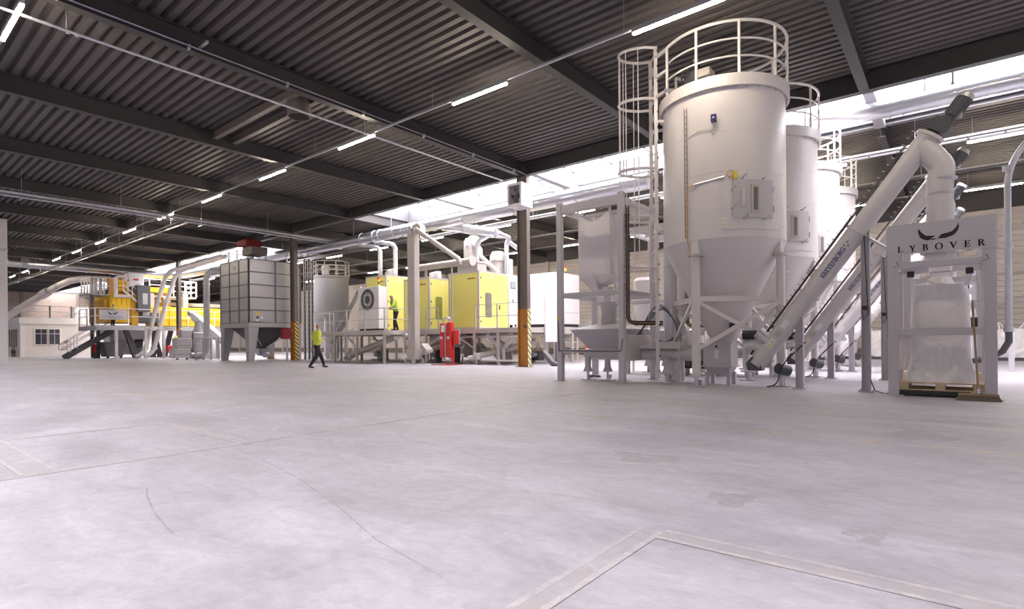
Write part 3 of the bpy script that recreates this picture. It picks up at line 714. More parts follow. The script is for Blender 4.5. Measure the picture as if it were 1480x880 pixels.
    MB().prism([(.04, .06), (.075, .06), (.075, .095), (.04, .095)], on(-9, 5.82, SR + .125), (on(-7, 0) - on(-9, 0)).normalized(), UP, .005).build('sensor_face', 'paper', sb, smooth=False)
    MB().tube([on(-6.5, 5.82, SR + .08), on(-7.5, 5.70, SR + .07), on(-9.5, 5.62, SR + .05), on(-8, 5.55, SR + .05), on(-6, 5.62, SR + .05), on(-10, 5.69, SR + .03), on(-20, 5.70, SR + .03), on(-31, 5.60, SR + .03)], .010, 6).build('sensor_cable', 'silo_d', s)
    for dg in (-34.6, -32.0): MB().tube([on(dg, 3.36, SR + .03), on(dg, 6.30, SR + .03)], .008, 5).build('cable_basket', 'column', s)
    for k in range(22): MB().tube([on(-34.6, 3.4 + k * .135, SR + .03), on(-32.0, 3.4 + k * .135, SR + .03)], .006, 4).build('basket_wire', 'column', s)
    MB().tube([on(-25, 4.53, SR + .04), on(-31, 4.50, SR + .04), on(-32, 4.4, SR + .04), on(-32, 3.3, SR + .04), on(-32, 2.2, .95)], .012, 5).build('orange_cable', 'cable_o', s)
    # stickers on the cone
    for dg, z in ((2, 2.78), (22, 2.88), (-24, 2.12)):
        rz = .26 + (SR - .26) * (z - Z_CONE) / (Z_CYL0 - Z_CONE)
        MB().prism([(0, 0), (.09, 0), (.09, .05), (0, .05)], on(dg, z, rz + .012), (on(dg + 2, 0) - on(dg, 0)).normalized(), UP, .004).build('sticker', 'paper', s, smooth=False)
    cs = MB().prism([(0, 0), (.13, 0), (.13, .16), (0, .16)], on(12, 1.28, .55), (on(14, 0) - on(12, 0)).normalized(), UP, .1).build('level_sensor', 'blue', s, smooth=False)
    MB().prism([(.045, .06), (.085, .06), (.085, .10), (.045, .10)], on(12, 1.28, .655), (on(14, 0) - on(12, 0)).normalized(), UP, .005).build('sensor_face', 'paper', cs, smooth=False)
    # top gear: dust filter, motor, pipe
    x, y = c[0] - .55, c[1] + .45
    MB().lathe([(.26, Z_DECK), (.26, Z_DECK + .5), (.22, Z_DECK + .56), (.22, Z_DECK + .62), (0, Z_DECK + .62)], (x, y), 20).build('dust_filter', 'motor', s)
    MB().lathe([(.14, Z_DECK + .6), (.14, Z_DECK + .8), (.1, Z_DECK + .86), (0, Z_DECK + .86)], (x - .05, y), 16).build('filter_motor', 'black', s)
    MB().bbox(x - .42, y - .5, Z_DECK, x - .05, y - .2, Z_DECK + .52, .02).build('valve_box', 'beige', s, smooth=False)
    MB().tube([(x - .6, y + .5, Z_DECK + .18), (x - .1, y + .1, Z_DECK + .22)], .05, 8).build('inlet_pipe', 'galv', s)
    MB().tube(path([(x - .3, y + .2, Z_DECK), (x - .3, y + .2, Z_DECK + .65), (x - .1, y, Z_DECK + .65)], .1), .02, 6).build('hose', 'cable', s)
    MB().cyl((x + .2, y + .1, Z_DECK), (x + .2, y + .1, Z_DECK + 1.1), .014, 6).build('aerial_mast', 'galv', s)
    # outlet gate below the cone
    gx, gy = c[0] - .25, c[1]
    g = MB().bbox(gx - .28, gy - .32, .42, gx + .30, gy + .32, .98, .02).build('outlet_gate', 'silo_d', s, smooth=False)
    MB().frustum((gx - .18, gy - .22, gx + .2, gy + .22, .24), (gx - .26, gy - .3, gx + .28, gy + .3, .42)).build('outlet_box', 'silo_d', g, smooth=False)
    mb = MB()
    for zz in (.43, .97): mb.box(gx - .32, gy - .36, zz - .015, gx + .34, gy + .36, zz + .015)
    mb.build('gate_flange', 'silo_d', g, smooth=False)
    wp = MB().box(gx - .288, gy + .05, .62, gx - .282, gy - .05, .82).build('warning_plate', 'paper', g, smooth=False)
    MB().cyl((gx - .29, gy, .90), (gx - .27, gy, .90), .03, 10).build('sight_port', 'black', g)
    for x_, y_ in ((-.2, -.25), (.2, .25), (-.2, .25), (.2, -.25)): MB().box(gx + x_ - .04, gy + y_ - .04, 0, gx + x_ + .04, gy + y_ + .04, .3).build('stand_leg', 'frame', g, smooth=False)
    return s
SL = ['nearest and largest white silo, with its ladder and inspection door facing the floor', 'second white silo in the row, directly behind the nearest one',
      'third white silo in the row, bluish white, two behind the nearest', 'fourth and smallest looking white silo, at the far end of the row']
s0 = silo(SL[0])
silos = [s0]
for k in range(1, 4):
    q = copy_tree(s0, None, (SP * k, 0, 0)); tag(q, SL[k], 'silo', 'white storage silos in a row'); silos.append(q)

# caged ladder of the nearest silo
lad = thing('caged_ladder', 'tall white ladder with hooped safety cage beside the nearest silo', 'ladder', (12.95, 5.85, .12))
A_ = Vector((12.66, 5.64, 0)); ut = Vector((.82, .572, 0)).normalized(); B_ = A_ + ut * .68; un = Vector((-ut.y, ut.x, 0)); md = (A_ + B_) / 2
for q in (A_, B_): MB().bar(q + UP * .13, q + UP * 8.22, .085, .05, up=ut).build('stile', 'silo', lad, smooth=False)
for k in range(22):
    z = .31 + k * .371
    if k == 0:
        r0 = MB().tube([A_ + UP * z, B_ + UP * z], .017, 6).build('rung', 'silo', lad); g1 = MB().box(A_.x - .03, A_.y - .055, z - .018, A_.x + .03, A_.y - .045, z + .018).build('rung_plug', 'black', lad, smooth=False)
    else: inst(r0, 'rung', lad, (0, 0, k * .371)); inst(g1, 'rung_plug', lad, (0, 0, k * .371))
hw, hd = .36, .80
def cage_pt(t, z):
    a = math.pi * t; return md + ut * (-hw * 1.08 * math.cos(a)) + un * (.05 + hd * math.sin(a) ** .75) + UP * z
for z in (2.84, 4.09, 5.26, 6.95, 8.19):
    MB().tube([A_ + UP * z] + [cage_pt(i / 20, z) for i in range(1, 20)] + [B_ + UP * z], .034, 6).build('hoop', 'silo', lad)
for t in (.12, .28, .42, .58, .72, .88):
    MB().bar(cage_pt(t, 2.80), cage_pt(t, 8.19), .055, .016, up=un).build('cage_bar', 'silo', lad, smooth=False)
for z in (3.77, 6.39):
    for q in (A_, B_):
        w_ = Vector((q.x - SC.x, q.y - SC.y, 0)).normalized() * (SR + .002); MB().bar(q + UP * z, (SC.x + w_.x, SC.y + w_.y, z), .06).build('wall_bracket', 'silo', lad, smooth=False)
g0 = Vector((SC.x + (SR + .04) * math.cos(math.radians(140)), SC.y + (SR + .04) * math.sin(math.radians(140)), 0))
for z in (6.98, 7.45, 7.95): MB().bar(A_ + UP * z, g0 + UP * z, .06).build('step_through_bar', 'silo', lad, smooth=False)
for z in (6.6, 7.2, 7.75): MB().bar(A_ + UP * z, B_ + UP * z, .07, .03).build('landing_bar', 'silo', lad, smooth=False)

# ------------------------------------------------------------------ inclined screw conveyors, each feeding a bag filling frame
CX = 12.9
def conveyor(label):
    t = thing('screw_conveyor', label, 'conveyor', (CX, 2.0, 0), 'inclined screw conveyors side by side')
    lo, hi = Vector((CX, 3.36, .60)), Vector((CX, .36, 4.80)); d = (hi - lo).normalized(); r = .185
    pv = Vector((0, d.z, -d.y))             # in plane, square to the tube, towards the upper left
    tb = MB().cyl(lo - d * .12, hi, r, 28).build('tube', 'conv', t)
    for k in (.33, .62): ring_on(MB(), lo.lerp(hi, k), d, r + .035, .05).build('flange', 'conv', t)
    MB().cyl(hi, hi + d * .06, r + .05, 28).build('head_flange', 'conv', t)
    # spout
    MB().tube(path([hi - d * .16, (CX, .16, 4.22), (CX, .20, 3.9), (CX, .20, 2.55)], .10), .205, 24).build('spout', 'conv', t)
    for z in (3.98, 3.72): ring_on(MB(), (CX, .20 if z < 3.9 else .15, z), (0, 0, 1), .215, .03).build('clamp_ring', 'galv', t)
    # drive
    gb = hi + d * .17 - pv * .03
    mb = MB(); mb.cyl(hi + d * .06, hi + d * .15, .12, 16); mb.build('shaft_seal', 'black', t)
    MB().prism([(-.12, 0), (.16, 0), (.19, .05), (.19, .18), (.11, .24), (-.12, .24), (-.15, .18), (-.15, .05)], gb + Vector((.14, 0, 0)) - d * .05, -pv, d, .28).build('gearbox', 'motor', t, smooth=False)
    mo = gb + d * .18 - pv * .06
    MB().cyl(mo, mo + d * .12, .10, 18).build('motor_flange', 'motor', t)
    mt = MB().cyl(mo + d * .10, mo + d * .46, .125, 24).build('motor', 'motor', t)
    for k in range(12):
        a = 2 * math.pi * k / 12; o = Vector((math.cos(a), 0, 0)) * .132 + pv * (math.sin(a) * .132)
        MB().bar(mo + d * .13 + o, mo + d * .42 + o, .012).build('cooling_fin', 'motor', mt, smooth=False)
    MB().cyl(mo + d * .44, mo + d * .52, .138, 24, .11).build('fan_cover', 'galv_m', mt)
    MB().bbox(mo.x - .07, mo.y - .22, mo.z + .02, mo.x + .05, mo.y - .12, mo.z + .16, .01).build('terminal_box', 'galv_m', mt, smooth=False)
    # foot of the conveyor
    MB().cyl(lo - d * .12, lo - d * .22, r * .98, 24, .10).build('tail_end', 'motor', t)
    MB().prism([(-.16, 0), (.12, 0), (.16, .15), (.05, .30), (-.16, .30)], Vector((CX + .15, lo.y + .1, lo.z - .23)), Vector((0, 1, 0)), UP, -.3).build('tail_guard', 'motor', t, smooth=False)
    MB().tube([(CX, lo.y - .12, .85), (CX, lo.y + .12, .95), (CX, lo.y + .30, .90)], .15, 18).build('inlet', 'conv', t)
    mb = MB(); mb.cyl((CX - .02, lo.y - .2, 1.0), (CX - .06, lo.y + .02, 1.22), .15, 18); mb.build('inlet_clamp', 'galv', t)
    MB().cyl((CX - .05, lo.y + .05, 1.16), (CX - .1, lo.y + .34, 1.16), .10, 16).build('drive_plug', 'black', t)
    MB().cyl((CX + .1, lo.y - .35, .42), (CX + .32, lo.y - .5, .36), .12, 18).build('tail_motor', 'motor', t)
    # posts
    for y, z1 in ((2.56, 1.66), (1.37, 3.42)):
        ps = MB(); ps.box(CX - .075, y - .075, 0, CX + .075, y - .065, z1).box(CX - .075, y + .065, 0, CX + .075, y + .075, z1).box(CX - .005, y - .065, 0, CX + .005, y + .065, z1)
        pp = ps.build('support_post', 'frame', t, smooth=False)
        MB().box(CX - .13, y - .13, 0, CX + .13, y + .13, .018).build('post_plate', 'frame', pp, smooth=False)
        for sx in (-1, 1):
            for sy in (-1, 1): MB().cyl((CX + sx * .11, y + sy * .11, .018), (CX + sx * .11, y + sy * .11, .04), .012, 6).build('anchor_bolt', 'galv', pp)
        if z1 > 3: MB().bar((CX, y - .05, 3.05), (CX - .3, .97, 2.75), .05).build('tie_rod', 'frame', pp)
        else: MB().cyl((CX - .08, y, z1 - .12), (CX - .075, y, z1 - .12), .03, 10).build('sight_port', 'paper', pp)
    # cable basket along the upper side
    for k in range(2):
        o = pv * (r + .05) + Vector((-.09 + .10 * k, 0, 0)); MB().tube([lo + o + d * .6, hi + o - d * .1], .010, 5).build('basket_rail', 'motor', t)
    for k in range(34):
        q = lo + d * (.7 + k * .135) + pv * (r + .05); MB().tube([q + Vector((-.10, 0, 0)), q + Vector((-.10, 0, 0)) + pv * .06, q + pv * .06 + Vector((.02, 0, 0))], .005, 4).build('basket_wire', 'motor' if k < 18 else 'silo_d', t)
    MB().tube([lo + pv * (r + .03) + Vector((-.07, 0, 0)), lo.lerp(hi, .66) + pv * (r + .06) + Vector((-.05, 0, 0))], .022, 6).build('power_cable', 'cable', t)
    if True:
        y = 1.37
        MB().tube([(CX - .085, y + .02, 3.3), (CX - .085, y - .03, 1.9), (CX - .12, y - .05, 1.55), (CX - .10, y + .03, 1.42), (CX - .09, y + .06, 1.6)], .009, 5).build('dangling_cable', 'cable', t)
        MB().box(CX - .13, y - .03, 1.62, CX - .08, y + .05, 1.70).build('junction_box', 'black', t, smooth=False)
    # lettering wrapped on the tube
    size = .086; gap = -.004; w = text_width('KREYENBORG', size, gap)
    s0 = lo.lerp(hi, .41); e = .004
    def put(a, b, th):
        b = b - size / 2 - .02; ph = b / r
        return s0 + d * a + pv * (math.sin(ph) * (r + e + th)) + Vector((-math.cos(ph) * (r + e + th), 0, 0))
    # sheet 'up' is towards pv; reading direction climbs the tube
    m_, _ = lettering('KREYENBORG', size, gap, put, .002)
    for da, db in ((.006, 0), (.003, .004), (.003, -.004)):
        m2, _ = lettering('KREYENBORG', size, gap, lambda a, b, th: put(a + da, b + db, th), .002); m_.add(m2.v, m2.f)
    m_.build('lettering', 'navy', tb, smooth=False)
    for a, b in ((w + .05, .07), (w + .08, .01), (w + .13, .06)):
        mb = MB(); n = 10
        vs = [put(a + 0.016 * math.cos(2 * math.pi * i / n), b + 0.016 * math.sin(2 * math.pi * i / n), 0) for i in range(n)]
        mb.add(vs, [tuple(range(n))]).build('logo_dot', 'navy', tb, smooth=False)
    for a, wd, m in ((.36, .20, 'paper'), (.64, .14, 'beige'), (.86, .19, 'paper')):
        def put2(q, b, th): ph = b / r; return lo + d * q + pv * (math.sin(ph) * (r + .004)) + Vector((-math.cos(ph) * (r + .004), 0, 0))
        mb = MB(); vs = []
        for i in range(7): vs += [put2(a, -.06 + .02 * i, 0), put2(a + wd, -.06 + .02 * i, 0)]
        lb = mb.add(vs, [(2 * i, 2 * i + 1, 2 * i + 3, 2 * i + 2) for i in range(6)]).build('label_plate', m, tb)
        if a < .5:
            for q in (.05, .13):
                MB().add([(p.x - .003, p.y, p.z) for p in (put2(a + q - .03, -.03, 0), put2(a + q + .03, -.03, 0), put2(a + q, .03, 0))], [(0, 1, 2)]).build('warning_mark', 'ylabel', lb, smooth=False)
    MB().tube(path([(CX + .02, 2.45, 1.0), (CX - .1, 2.9, .5), (CX - .08, 3.0, .03), (CX - .1, 3.15, .03)], .2), .014, 6).build('floor_cable', 'cable', t)
    return t
CLAB = ['nearest inclined white screw conveyor with the clearest lettering, climbing to the sign frame', 'second inclined white screw conveyor, just behind the nearest one',
        'third inclined white screw conveyor, two behind the nearest', 'farthest inclined white screw conveyor, mostly hidden behind the others']
cv = conveyor(CLAB[0])
for k in range(1, 4): tag(copy_tree(cv, None, (SP * k - .05 * k, 0, 0)), CLAB[k], 'conveyor', 'inclined screw conveyors side by side')

# filling frame
FX0, FX1, FY0, FY1 = 12.32, 13.48, .97, -.56
def fill_frame(label, sign):
    t = thing('bag_filling_frame', label, 'filling frame', (12.9, .2, 0), 'bag filling frames below the conveyors')
    for x in (FX0, FX1):
        for y in (FY0 - .085, FY1 + .085):
            p = MB().bbox(x, y - .085, .012, x + .13, y + .085, 3.08 if x == FX0 else 2.75, .008).build('post', 'frame', t, smooth=False)
            MB().box(x - .08, y - .16, 0, x + .2, y + .16, .014).build('post_plate', 'frame', p, smooth=False)
    for x in (FX0, FX1 + .03):
        MB().bbox(x + .01, FY0 - .17, 2.33, x + .1, FY1 + .17, 2.45, .006).build('cross_rail', 'frame', t, smooth=False)
    MB().bbox(FX0 + .01, FY0 - .17, 1.11, FX0 + .1, FY1 + .17, 1.235, .006).build('cross_rail', 'frame', t, smooth=False)
    for y in (FY0 - .085, FY1 + .085):
        for z in (2.40, 1.17): MB().bbox(FX0 + .13, y - .05, z - .06, FX1, y + .05, z + .06, .006).build('side_rail', 'frame', t, smooth=False)
    for x, y in ((FX0, FY0), (FX0, FY1)):
        for z in (1.06, 1.28):
            for yy in (.04, .13): MB().cyl((x - .006, y - (yy if y > 0 else -yy), z), (x + .01, y - (yy if y > 0 else -yy), z), .011, 8).build('bolt', 'galv_m', t)
    MB().lathe([(.24, 2.50), (.24, 2.62), (.30, 2.62), (.30, 2.68), (.21, 2.68), (.21, 2.72)], (12.9, .20), 24).build('filling_head', 'conv', t)
    MB().lathe([(.17, 2.28), (.19, 2.50), (.245, 2.50)], (12.9, .20), 24).build('filling_neck', 'bag', t)
    for y in (.63, -.21): MB().bbox(12.50, y - .055, 2.18, 12.62, y + .055, 2.29, .01).build('hook_block', 'black', t, smooth=False)
    for y in (.63, -.21): MB().bar((12.56, y, 2.29), (12.56, y, 2.36), .04).build('hook_arm', 'frame', t, smooth=False)
    MB().bbox(FX1 + .1, -.34, 1.26, FX1 + .2, -.10, 1.44, .01).build('control_box', 'black', t, smooth=False)
    if sign:
        px = FX0 - .012
        sg = MB().box(px, FY0 + .01, 2.585, px + .012, FY1 - .01, 3.13).build('sign_panel', 'frame', t, smooth=False)
        size, gap = .115, .094; w = text_width('LYBOVER', size, gap); y00 = .20 + w / 2
        def put(a, b, th): return Vector((px - .001 - th, y00 - a, 2.622 + b))
        m_, _ = lettering('LYBOVER', size, gap, put, .002)
        for da in (.004, -.004):
            m2, _ = lettering('LYBOVER', size, gap, lambda a, b, th: put(a + da, b, th), .002); m_.add(m2.v, m2.f)
        m_.build('sign_lettering', 'ink', sg, smooth=False)
        def put(a, b, th): return Vector((px - .001 - th, .505 - a, 2.80 + b * .92))
        eagle(put, .61, .002).build('eagle_emblem', 'ink', sg, smooth=False)
        for y in (FY0 - .05, FY1 + .05):
            for z in (2.86, 2.96): MB().cyl((px - .006, y, z), (px, y, z), .016, 10).build('screw_head', 'galv_m', sg)
        for y in (FY0 - .14, FY1 + .14): MB().tube([(px - .004, y, 2.47), (px - .008, y - .04, 2.40), (px - .004, y + .03, 2.36)], .005, 5).build('wire_loop', 'cable', t)
    return t
ff = fill_frame('nearest bag filling frame, grey, with the lettered eagle sign on top', True)
f2 = fill_frame('second bag filling frame, seen through the one with the sign', False); f2.location.x += SP - .05
for k in (2, 3): tag(copy_tree(f2, None, ((SP - .05) * (k - 1), 0, 0)), ['', '', 'third bag filling frame, seen between the conveyor posts', 'farthest bag filling frame, nearest the cream wall'][k], 'filling frame', 'bag filling frames below the conveyors')

# bulk bags
def bag_mesh(cx, cy, z0, z1, wx, wy, seed, slump=.0, neck=False, bulge=.08, crumple=.03):
    rnd = random.Random(seed); mb = MB(); n, m = 64, 26; vs = []
    ph = [rnd.uniform(0, 6.28) for _ in range(6)]
    for j in range(m + 1):
        t = j / m; z = z0 + (z1 - z0) * t
        sc = 1 + bulge * math.sin(math.pi * min(1, t * 1.05)) + slump * max(0, 1 - t * 4) - .10 * max(0, (t - .8) / .2) ** 2
        for i in range(n):
            a = 2 * math.pi * i / n; ca, sa = math.cos(a), math.sin(a); e = 5.0
            q = (abs(ca) ** e + abs(sa) ** e) ** (-1 / e)
            cr = crumple * (.8 * math.sin(11 * a + 6 * math.sin(5 * t + ph[4])) + math.sin(3 * a + ph[0] + 4 * t) + .7 * math.sin(7 * a + ph[1] - 9 * t) + .5 * math.sin(13 * a + ph[2] + 17 * t)) * (.4 + 1.2 * max(0, 1 - t * 2.5))
            zz = z + crumple * .8 * math.sin(4 * a + ph[3]) * (1 if 0 < j < m else 0)
            vs.append((cx + wx / 2 * q * ca * (sc + cr), cy + wy / 2 * q * sa * (sc + cr), max(zz, z0)))
    fs = [(j * n + i, j * n + (i + 1) % n, (j + 1) * n + (i + 1) % n, (j + 1) * n + i) for j in range(m) for i in range(n)]
    fs.append(tuple(range(n - 1, -1, -1)))
    k = len(vs)
    for fr, dz in ((.55, .02), (.22, .03), (.16, .16)):
        for i in range(n):
            a = 2 * math.pi * i / n
            if fr > .5: b = vs[m * n + i]; vs.append((cx + (b[0] - cx) * fr, cy + (b[1] - cy) * fr, z1 + dz))
            else: vs.append((cx + fr * math.cos(a), cy + fr * math.sin(a), z1 + (dz if neck or fr > .2 else .05)))
    fs += [(m * n + i, m * n + (i + 1) % n, k + (i + 1) % n, k + i) for i in range(n)]
    for q in range(2): fs += [(k + q * n + i, k + q * n + (i + 1) % n, k + (q + 1) * n + (i + 1) % n, k + (q + 1) * n + i) for i in range(n)]
    fs.append(tuple(range(k + 2 * n, k + 3 * n)))
    return mb.add(vs, fs)
PZT = .262
def pallet(label, cx, cy, z0, group=None):
    t = thing('wooden_pallet', label, 'pallet', (cx, cy, z0), group)
    L, Wd = 1.2, 1.0      # long side along y
    for i in range(5):
        x = cx - Wd / 2 + .05 + i * (Wd - .1) / 4; MB().box(x - .055, cy - L / 2, z0 + .122, x + .055, cy + L / 2, z0 + .144).build('deck_board', 'wood', t, smooth=False)
    for y in (-1, 0, 1): MB().box(cx - Wd / 2, cy + y * (L / 2 - .07) - .07, z0 + .10, cx + Wd / 2, cy + y * (L / 2 - .07) + .07, z0 + .122).build('stringer_board', 'wood', t, smooth=False)
    for x in (-1, 0, 1):
        MB().box(cx + x * (Wd / 2 - .05) - .05, cy - L / 2, z0, cx + x * (Wd / 2 - .05) + .05, cy + L / 2, z0 + .022).build('bottom_board', 'wood', t, smooth=False)
        for y in (-1, 0, 1): MB().box(cx + x * (Wd / 2 - .05) - .05, cy + y * (L / 2 - .07) - .07, z0 + .022, cx + x * (Wd / 2 - .05) + .05, cy + y * (L / 2 - .07) + .07, z0 + .10).build('block', 'wood', t, smooth=False)
    return t
sc = thing('floor_scale', 'flat black weighing platform on the floor below the sign frame', 'scale', (12.95, .2, 0))
MB().bbox(12.38, .82, .015, 13.46, -.42, .108, .01).build('platform', 'black', sc, smooth=False)
MB().box(12.385, -.25, .03, 12.379, -.35, .08).build('type_plate', 'red_d', sc, smooth=False)
pallet('pale wooden pallet under the bulk bag in the sign frame', 12.93, .21, .108)
bg = thing('bulk_bag', 'white bulk bag hanging in the sign frame, sagging onto the pallet', 'bag', (12.93, .21, PZT - .01))
MB().box(0, 0, 0, 0, 0, 0)
bag_mesh(12.93, .21, PZT - .008, 2.02, .82, .84, 3, slump=.16, neck=True, bulge=.03, crumple=.038).build('sack', 'bag', bg)
for sx in (-1, 1):
    for sy in (-1, 1):
        p = Vector((12.93 + sx * .36, .21 + sy * .37, 1.98)); MB().bar(p, (12.93 + sx * .38, .21 + sy * .46, 2.30), .06, .012, up=(1, 0, 0)).build('lifting_loop', 'bag', bg, smooth=False)
MB().tube([(12.7, .32, 2.2), (12.6, .40, 2.18), (12.58, .38, 2.10), (12.66, .28, 2.05)], .012, 6).build('tie_cord', 'bag', bg)
MB().prism([(0, 0), (.11, .12), (0, .22), (-.03, .1)], (12.50, -.24, 1.52), (0, -1, 0), (0, 0, 1), .004).build('paper_tag', 'paper', bg, smooth=False)
bag_mesh(13.05, .72, PZT + .2, 1.18, .3, .2, 8, bulge=.15, crumple=.05).build('side_bulge', 'bag', bg)
sec = thing('wooden_pallet', 'wooden pallet edge seen behind the bulk bag in the sign frame', 'pallet', (14.3, .2, 0))
for i in range(3): MB().box(14.1 + i * .2, .85, .33, 14.24 + i * .2, -.4, .355).build('deck_board', 'wood', sec, smooth=False)
for y in (.8, .2, -.35): MB().box(14.1, y - .06, .0, 14.64, y + .06, .33).build('block', 'wood', sec, smooth=False)
for k in range(1, 4):
    b = bag_mesh(12.93 + (SP - .05) * k, .21, .17, 2.0, .85, .85, 20 + k, slump=.1, neck=True, crumple=.02).build('bulk_bag', 'bag')
    tag(b, ['', 'white bulk bag hanging in the second filling frame', 'white bulk bag hanging in the third filling frame', 'white bulk bag hanging in the farthest filling frame'][k], 'bag', 'bulk bags in the rear filling frames')
    pallet(['', 'wooden pallet under the bag in the second filling frame', 'wooden pallet under the bag in the third filling frame', 'wooden pallet under the bag in the farthest filling frame'][k], 12.93 + (SP - .05) * k, .21, 0, 'pallets in the rear filling frames')

# broom leaning on the frame
br = thing('floor_broom', 'wide floor broom with wooden handle leaning on the sign frame', 'broom', (12.05, -.27, 0))
bt = PX(1405, 434, 12.27); bb = PX(1414, 562, 12.02); bb.z = .13
MB().tube([bb, bt], .016, 8).build('handle', 'broom_w', br)
hl, hr = PX(1383, 578, 12.0), PX(1447, 579, 12.0)
MB().bbox(11.97, hl.y - .02, .075, 12.06, hr.y + .02, .12, .008).build('head', 'broom_w', br, smooth=False)
MB().frustum((11.93, hr.y - .02, 12.09, hl.y + .02, .002), (11.98, hr.y + .02, 12.05, hl.y - .02, .078)).build('bristles', 'bristle', br, smooth=False)
for s in (-1, 1): MB().tube([bb + UP * .02, (12.015, bb.y + s * .1, .12)], .007, 5).build('stay_wire', 'galv', br)
MB().cyl(bb - UP * .03, bb + (bt - bb).normalized() * .07, .022, 10).build('ferrule', 'galv', br)
# ------------------------------------------------------------------ bag emptying station left of the silos
BX0, BX1, BYA, BYB = 12.2, 14.0, 8.17, 6.36
def station(label, full=True):
    t = thing('bag_emptying_frame', label, 'bag frame', (13.1, 7.25, 0), 'bag emptying frames beside the silos')
    for x in (BX0, BX1):
        for y in (BYA, BYB):
            p = MB().bbox(x - .07, y - .075, .012, x + .07, y + .075, 4.72, .008).build('post', 'frame', t, smooth=False)
            MB().box(x - .12, y - .13, 0, x + .12, y + .13, .014).build('post_plate', 'frame', p, smooth=False)
    for x in (BX0, BX1):
        MB().bbox(x - .06, BYA - .075, 4.42, x + .06, BYB + .075, 4.64, .008).build('top_beam', 'frame', t, smooth=False)
        MB().bbox(x - .05, BYA - .075, 2.20, x + .05, BYB + .075, 2.32, .008).build('cross_rail', 'frame', t, smooth=False)
    for y in (BYA, BYB):
        MB().bbox(BX0 + .07, y - .05, 4.46, BX1 - .07, y + .05, 4.60, .008).build('top_beam', 'frame', t, smooth=False)
        MB().bbox(BX0 + .07, y - .05, 2.22, BX1 - .07, y + .05, 2.32, .008).build('cross_rail', 'frame', t, smooth=False)
    MB().bbox(BX0 - .05, BYA - .075, .74, BX0 + .05, BYB + .075, .84, .008).build('cross_rail', 'frame', t, smooth=False)
    MB().tube([(BX0 - .07, BYA + .03, 1.6), (BX0 - .085, BYA, .8), (BX0 - .07, 7.3, .80), (BX0 - .07, BYB, .80), (BX0 - .07, BYB - .05, 1.1)], .016, 6).build('rail_cable', 'rubber', t)
    # loading beam with hooks, carrying a cross for the bag
    for x in (12.62, 13.55): MB().bar((x, BYA, 4.60), (x, BYB, 4.60), .09).build('bag_beam', 'frame', t, smooth=False)
    # hopper, docking neck, screw tube
    h = MB().frustum((12.95, 6.75, 13.75, 7.75, .84), (12.45, 6.48, 14.05, 8.05, 1.36)).build('hopper', 'frame', t, smooth=False)
    MB().frustum((12.45, 6.48, 14.05, 8.05, 1.36), (12.98, 7.0, 13.5, 7.56, 1.50)).build('hopper_lid', 'frame', h, smooth=False)
    MB().lathe([(.21, 1.46), (.21, 1.58), (.23, 1.58), (.23, 1.62), (.21, 1.62), (.21, 1.76), (.235, 1.76), (.235, 1.79), (.2, 1.79), (.235, 2.03), (.27, 2.03), (.27, 2.10), (.1, 2.10)], (13.22, 7.28), 24).build('docking_neck', 'silo_d', h)
    MB().bar((13.0, 6.95, 2.06), (13.05, 6.75, 2.06), .08).build('neck_clamp', 'galv', h)
    MB().bbox(12.4, 6.30, .55, 14.0, 6.42, 1.2, .01).build('side_panel', 'silo_d', t, smooth=False)
    MB().cyl((13.25, 8.0, .70), (13.25, 4.75, .70), .155, 24).build('screw_tube', 'conv', t)
    ring_on(MB(), (13.25, 5.9, .70), (0, 1, 0), .175, .03).build('tube_flange', 'conv', t)
    MB().bbox(12.98, 5.2, .84, 13.5, 6.3, .92, .01).build('tube_cover', 'silo_d', t, smooth=False)
    for y, x in ((7.85, 13.05), (7.35, 13.25), (5.6, 13.1)):
        f = MB(); f.box(x - .06, y - .06, .30, x + .06, y + .06, .62); f.frustum((x - .1, y - .1, x + .1, y + .1, .22), (x - .06, y - .06, x + .06, y + .06, .36)); f.build('tube_leg', 'frame', t, smooth=False)
        mb = MB(); mb.cyl((x, y, .02), (x, y, .23), .035, 10); mb.box(x - .14, y - .14, 0, x + .14, y + .14, .02); mb.box(x + .05, y - .04, .03, x + .15, y + .04, .13); mb.build('load_cell', 'galv', t)
    MB().tube([(12.85 + .10 * math.cos(q * .7), 7.5 + .13 * math.sin(q * .7), .10 + .012 * (q % 3)) for q in range(26)], .012, 5).build('cable_coil', 'cable', t)
    # cable basket down the right post
    for k, m in enumerate(('cable', 'cable', 'cable_o', 'rubber', 'cable')):
        MB().tube(path([(BX0 + .02, BYB - .12 - .018 * k, 4.3), (BX0 + .02, BYB - .12 - .018 * k, 1.55), (BX0 + .3, BYB - .14 - .02 * k, 1.45 + .02 * k), (13.1, 5.7, 1.45 + .02 * k)], .12), .014, 5).build('cable_run', m, t)
    for k in range(19): MB().box(BX0 - .03, BYB - .22, 1.6 + k * .14, BX0 + .06, BYB - .09, 1.61 + k * .14).build('basket_wire', 'motor', t, smooth=False)
    return t
st = station('nearest bag emptying frame, white, with hanging cloth bag over a tapered hopper')
MB().box(BX0 - .075, BYA + .03, 1.60, BX0 - .07, BYA - .03, 1.68).build('tag_plate', 'ylabel', st, smooth=False)
q = copy_tree(st, None, (SP, 0, 0)); tag(q, 'second bag emptying frame, seen behind the caged ladder', 'bag frame', 'bag emptying frames beside the silos')
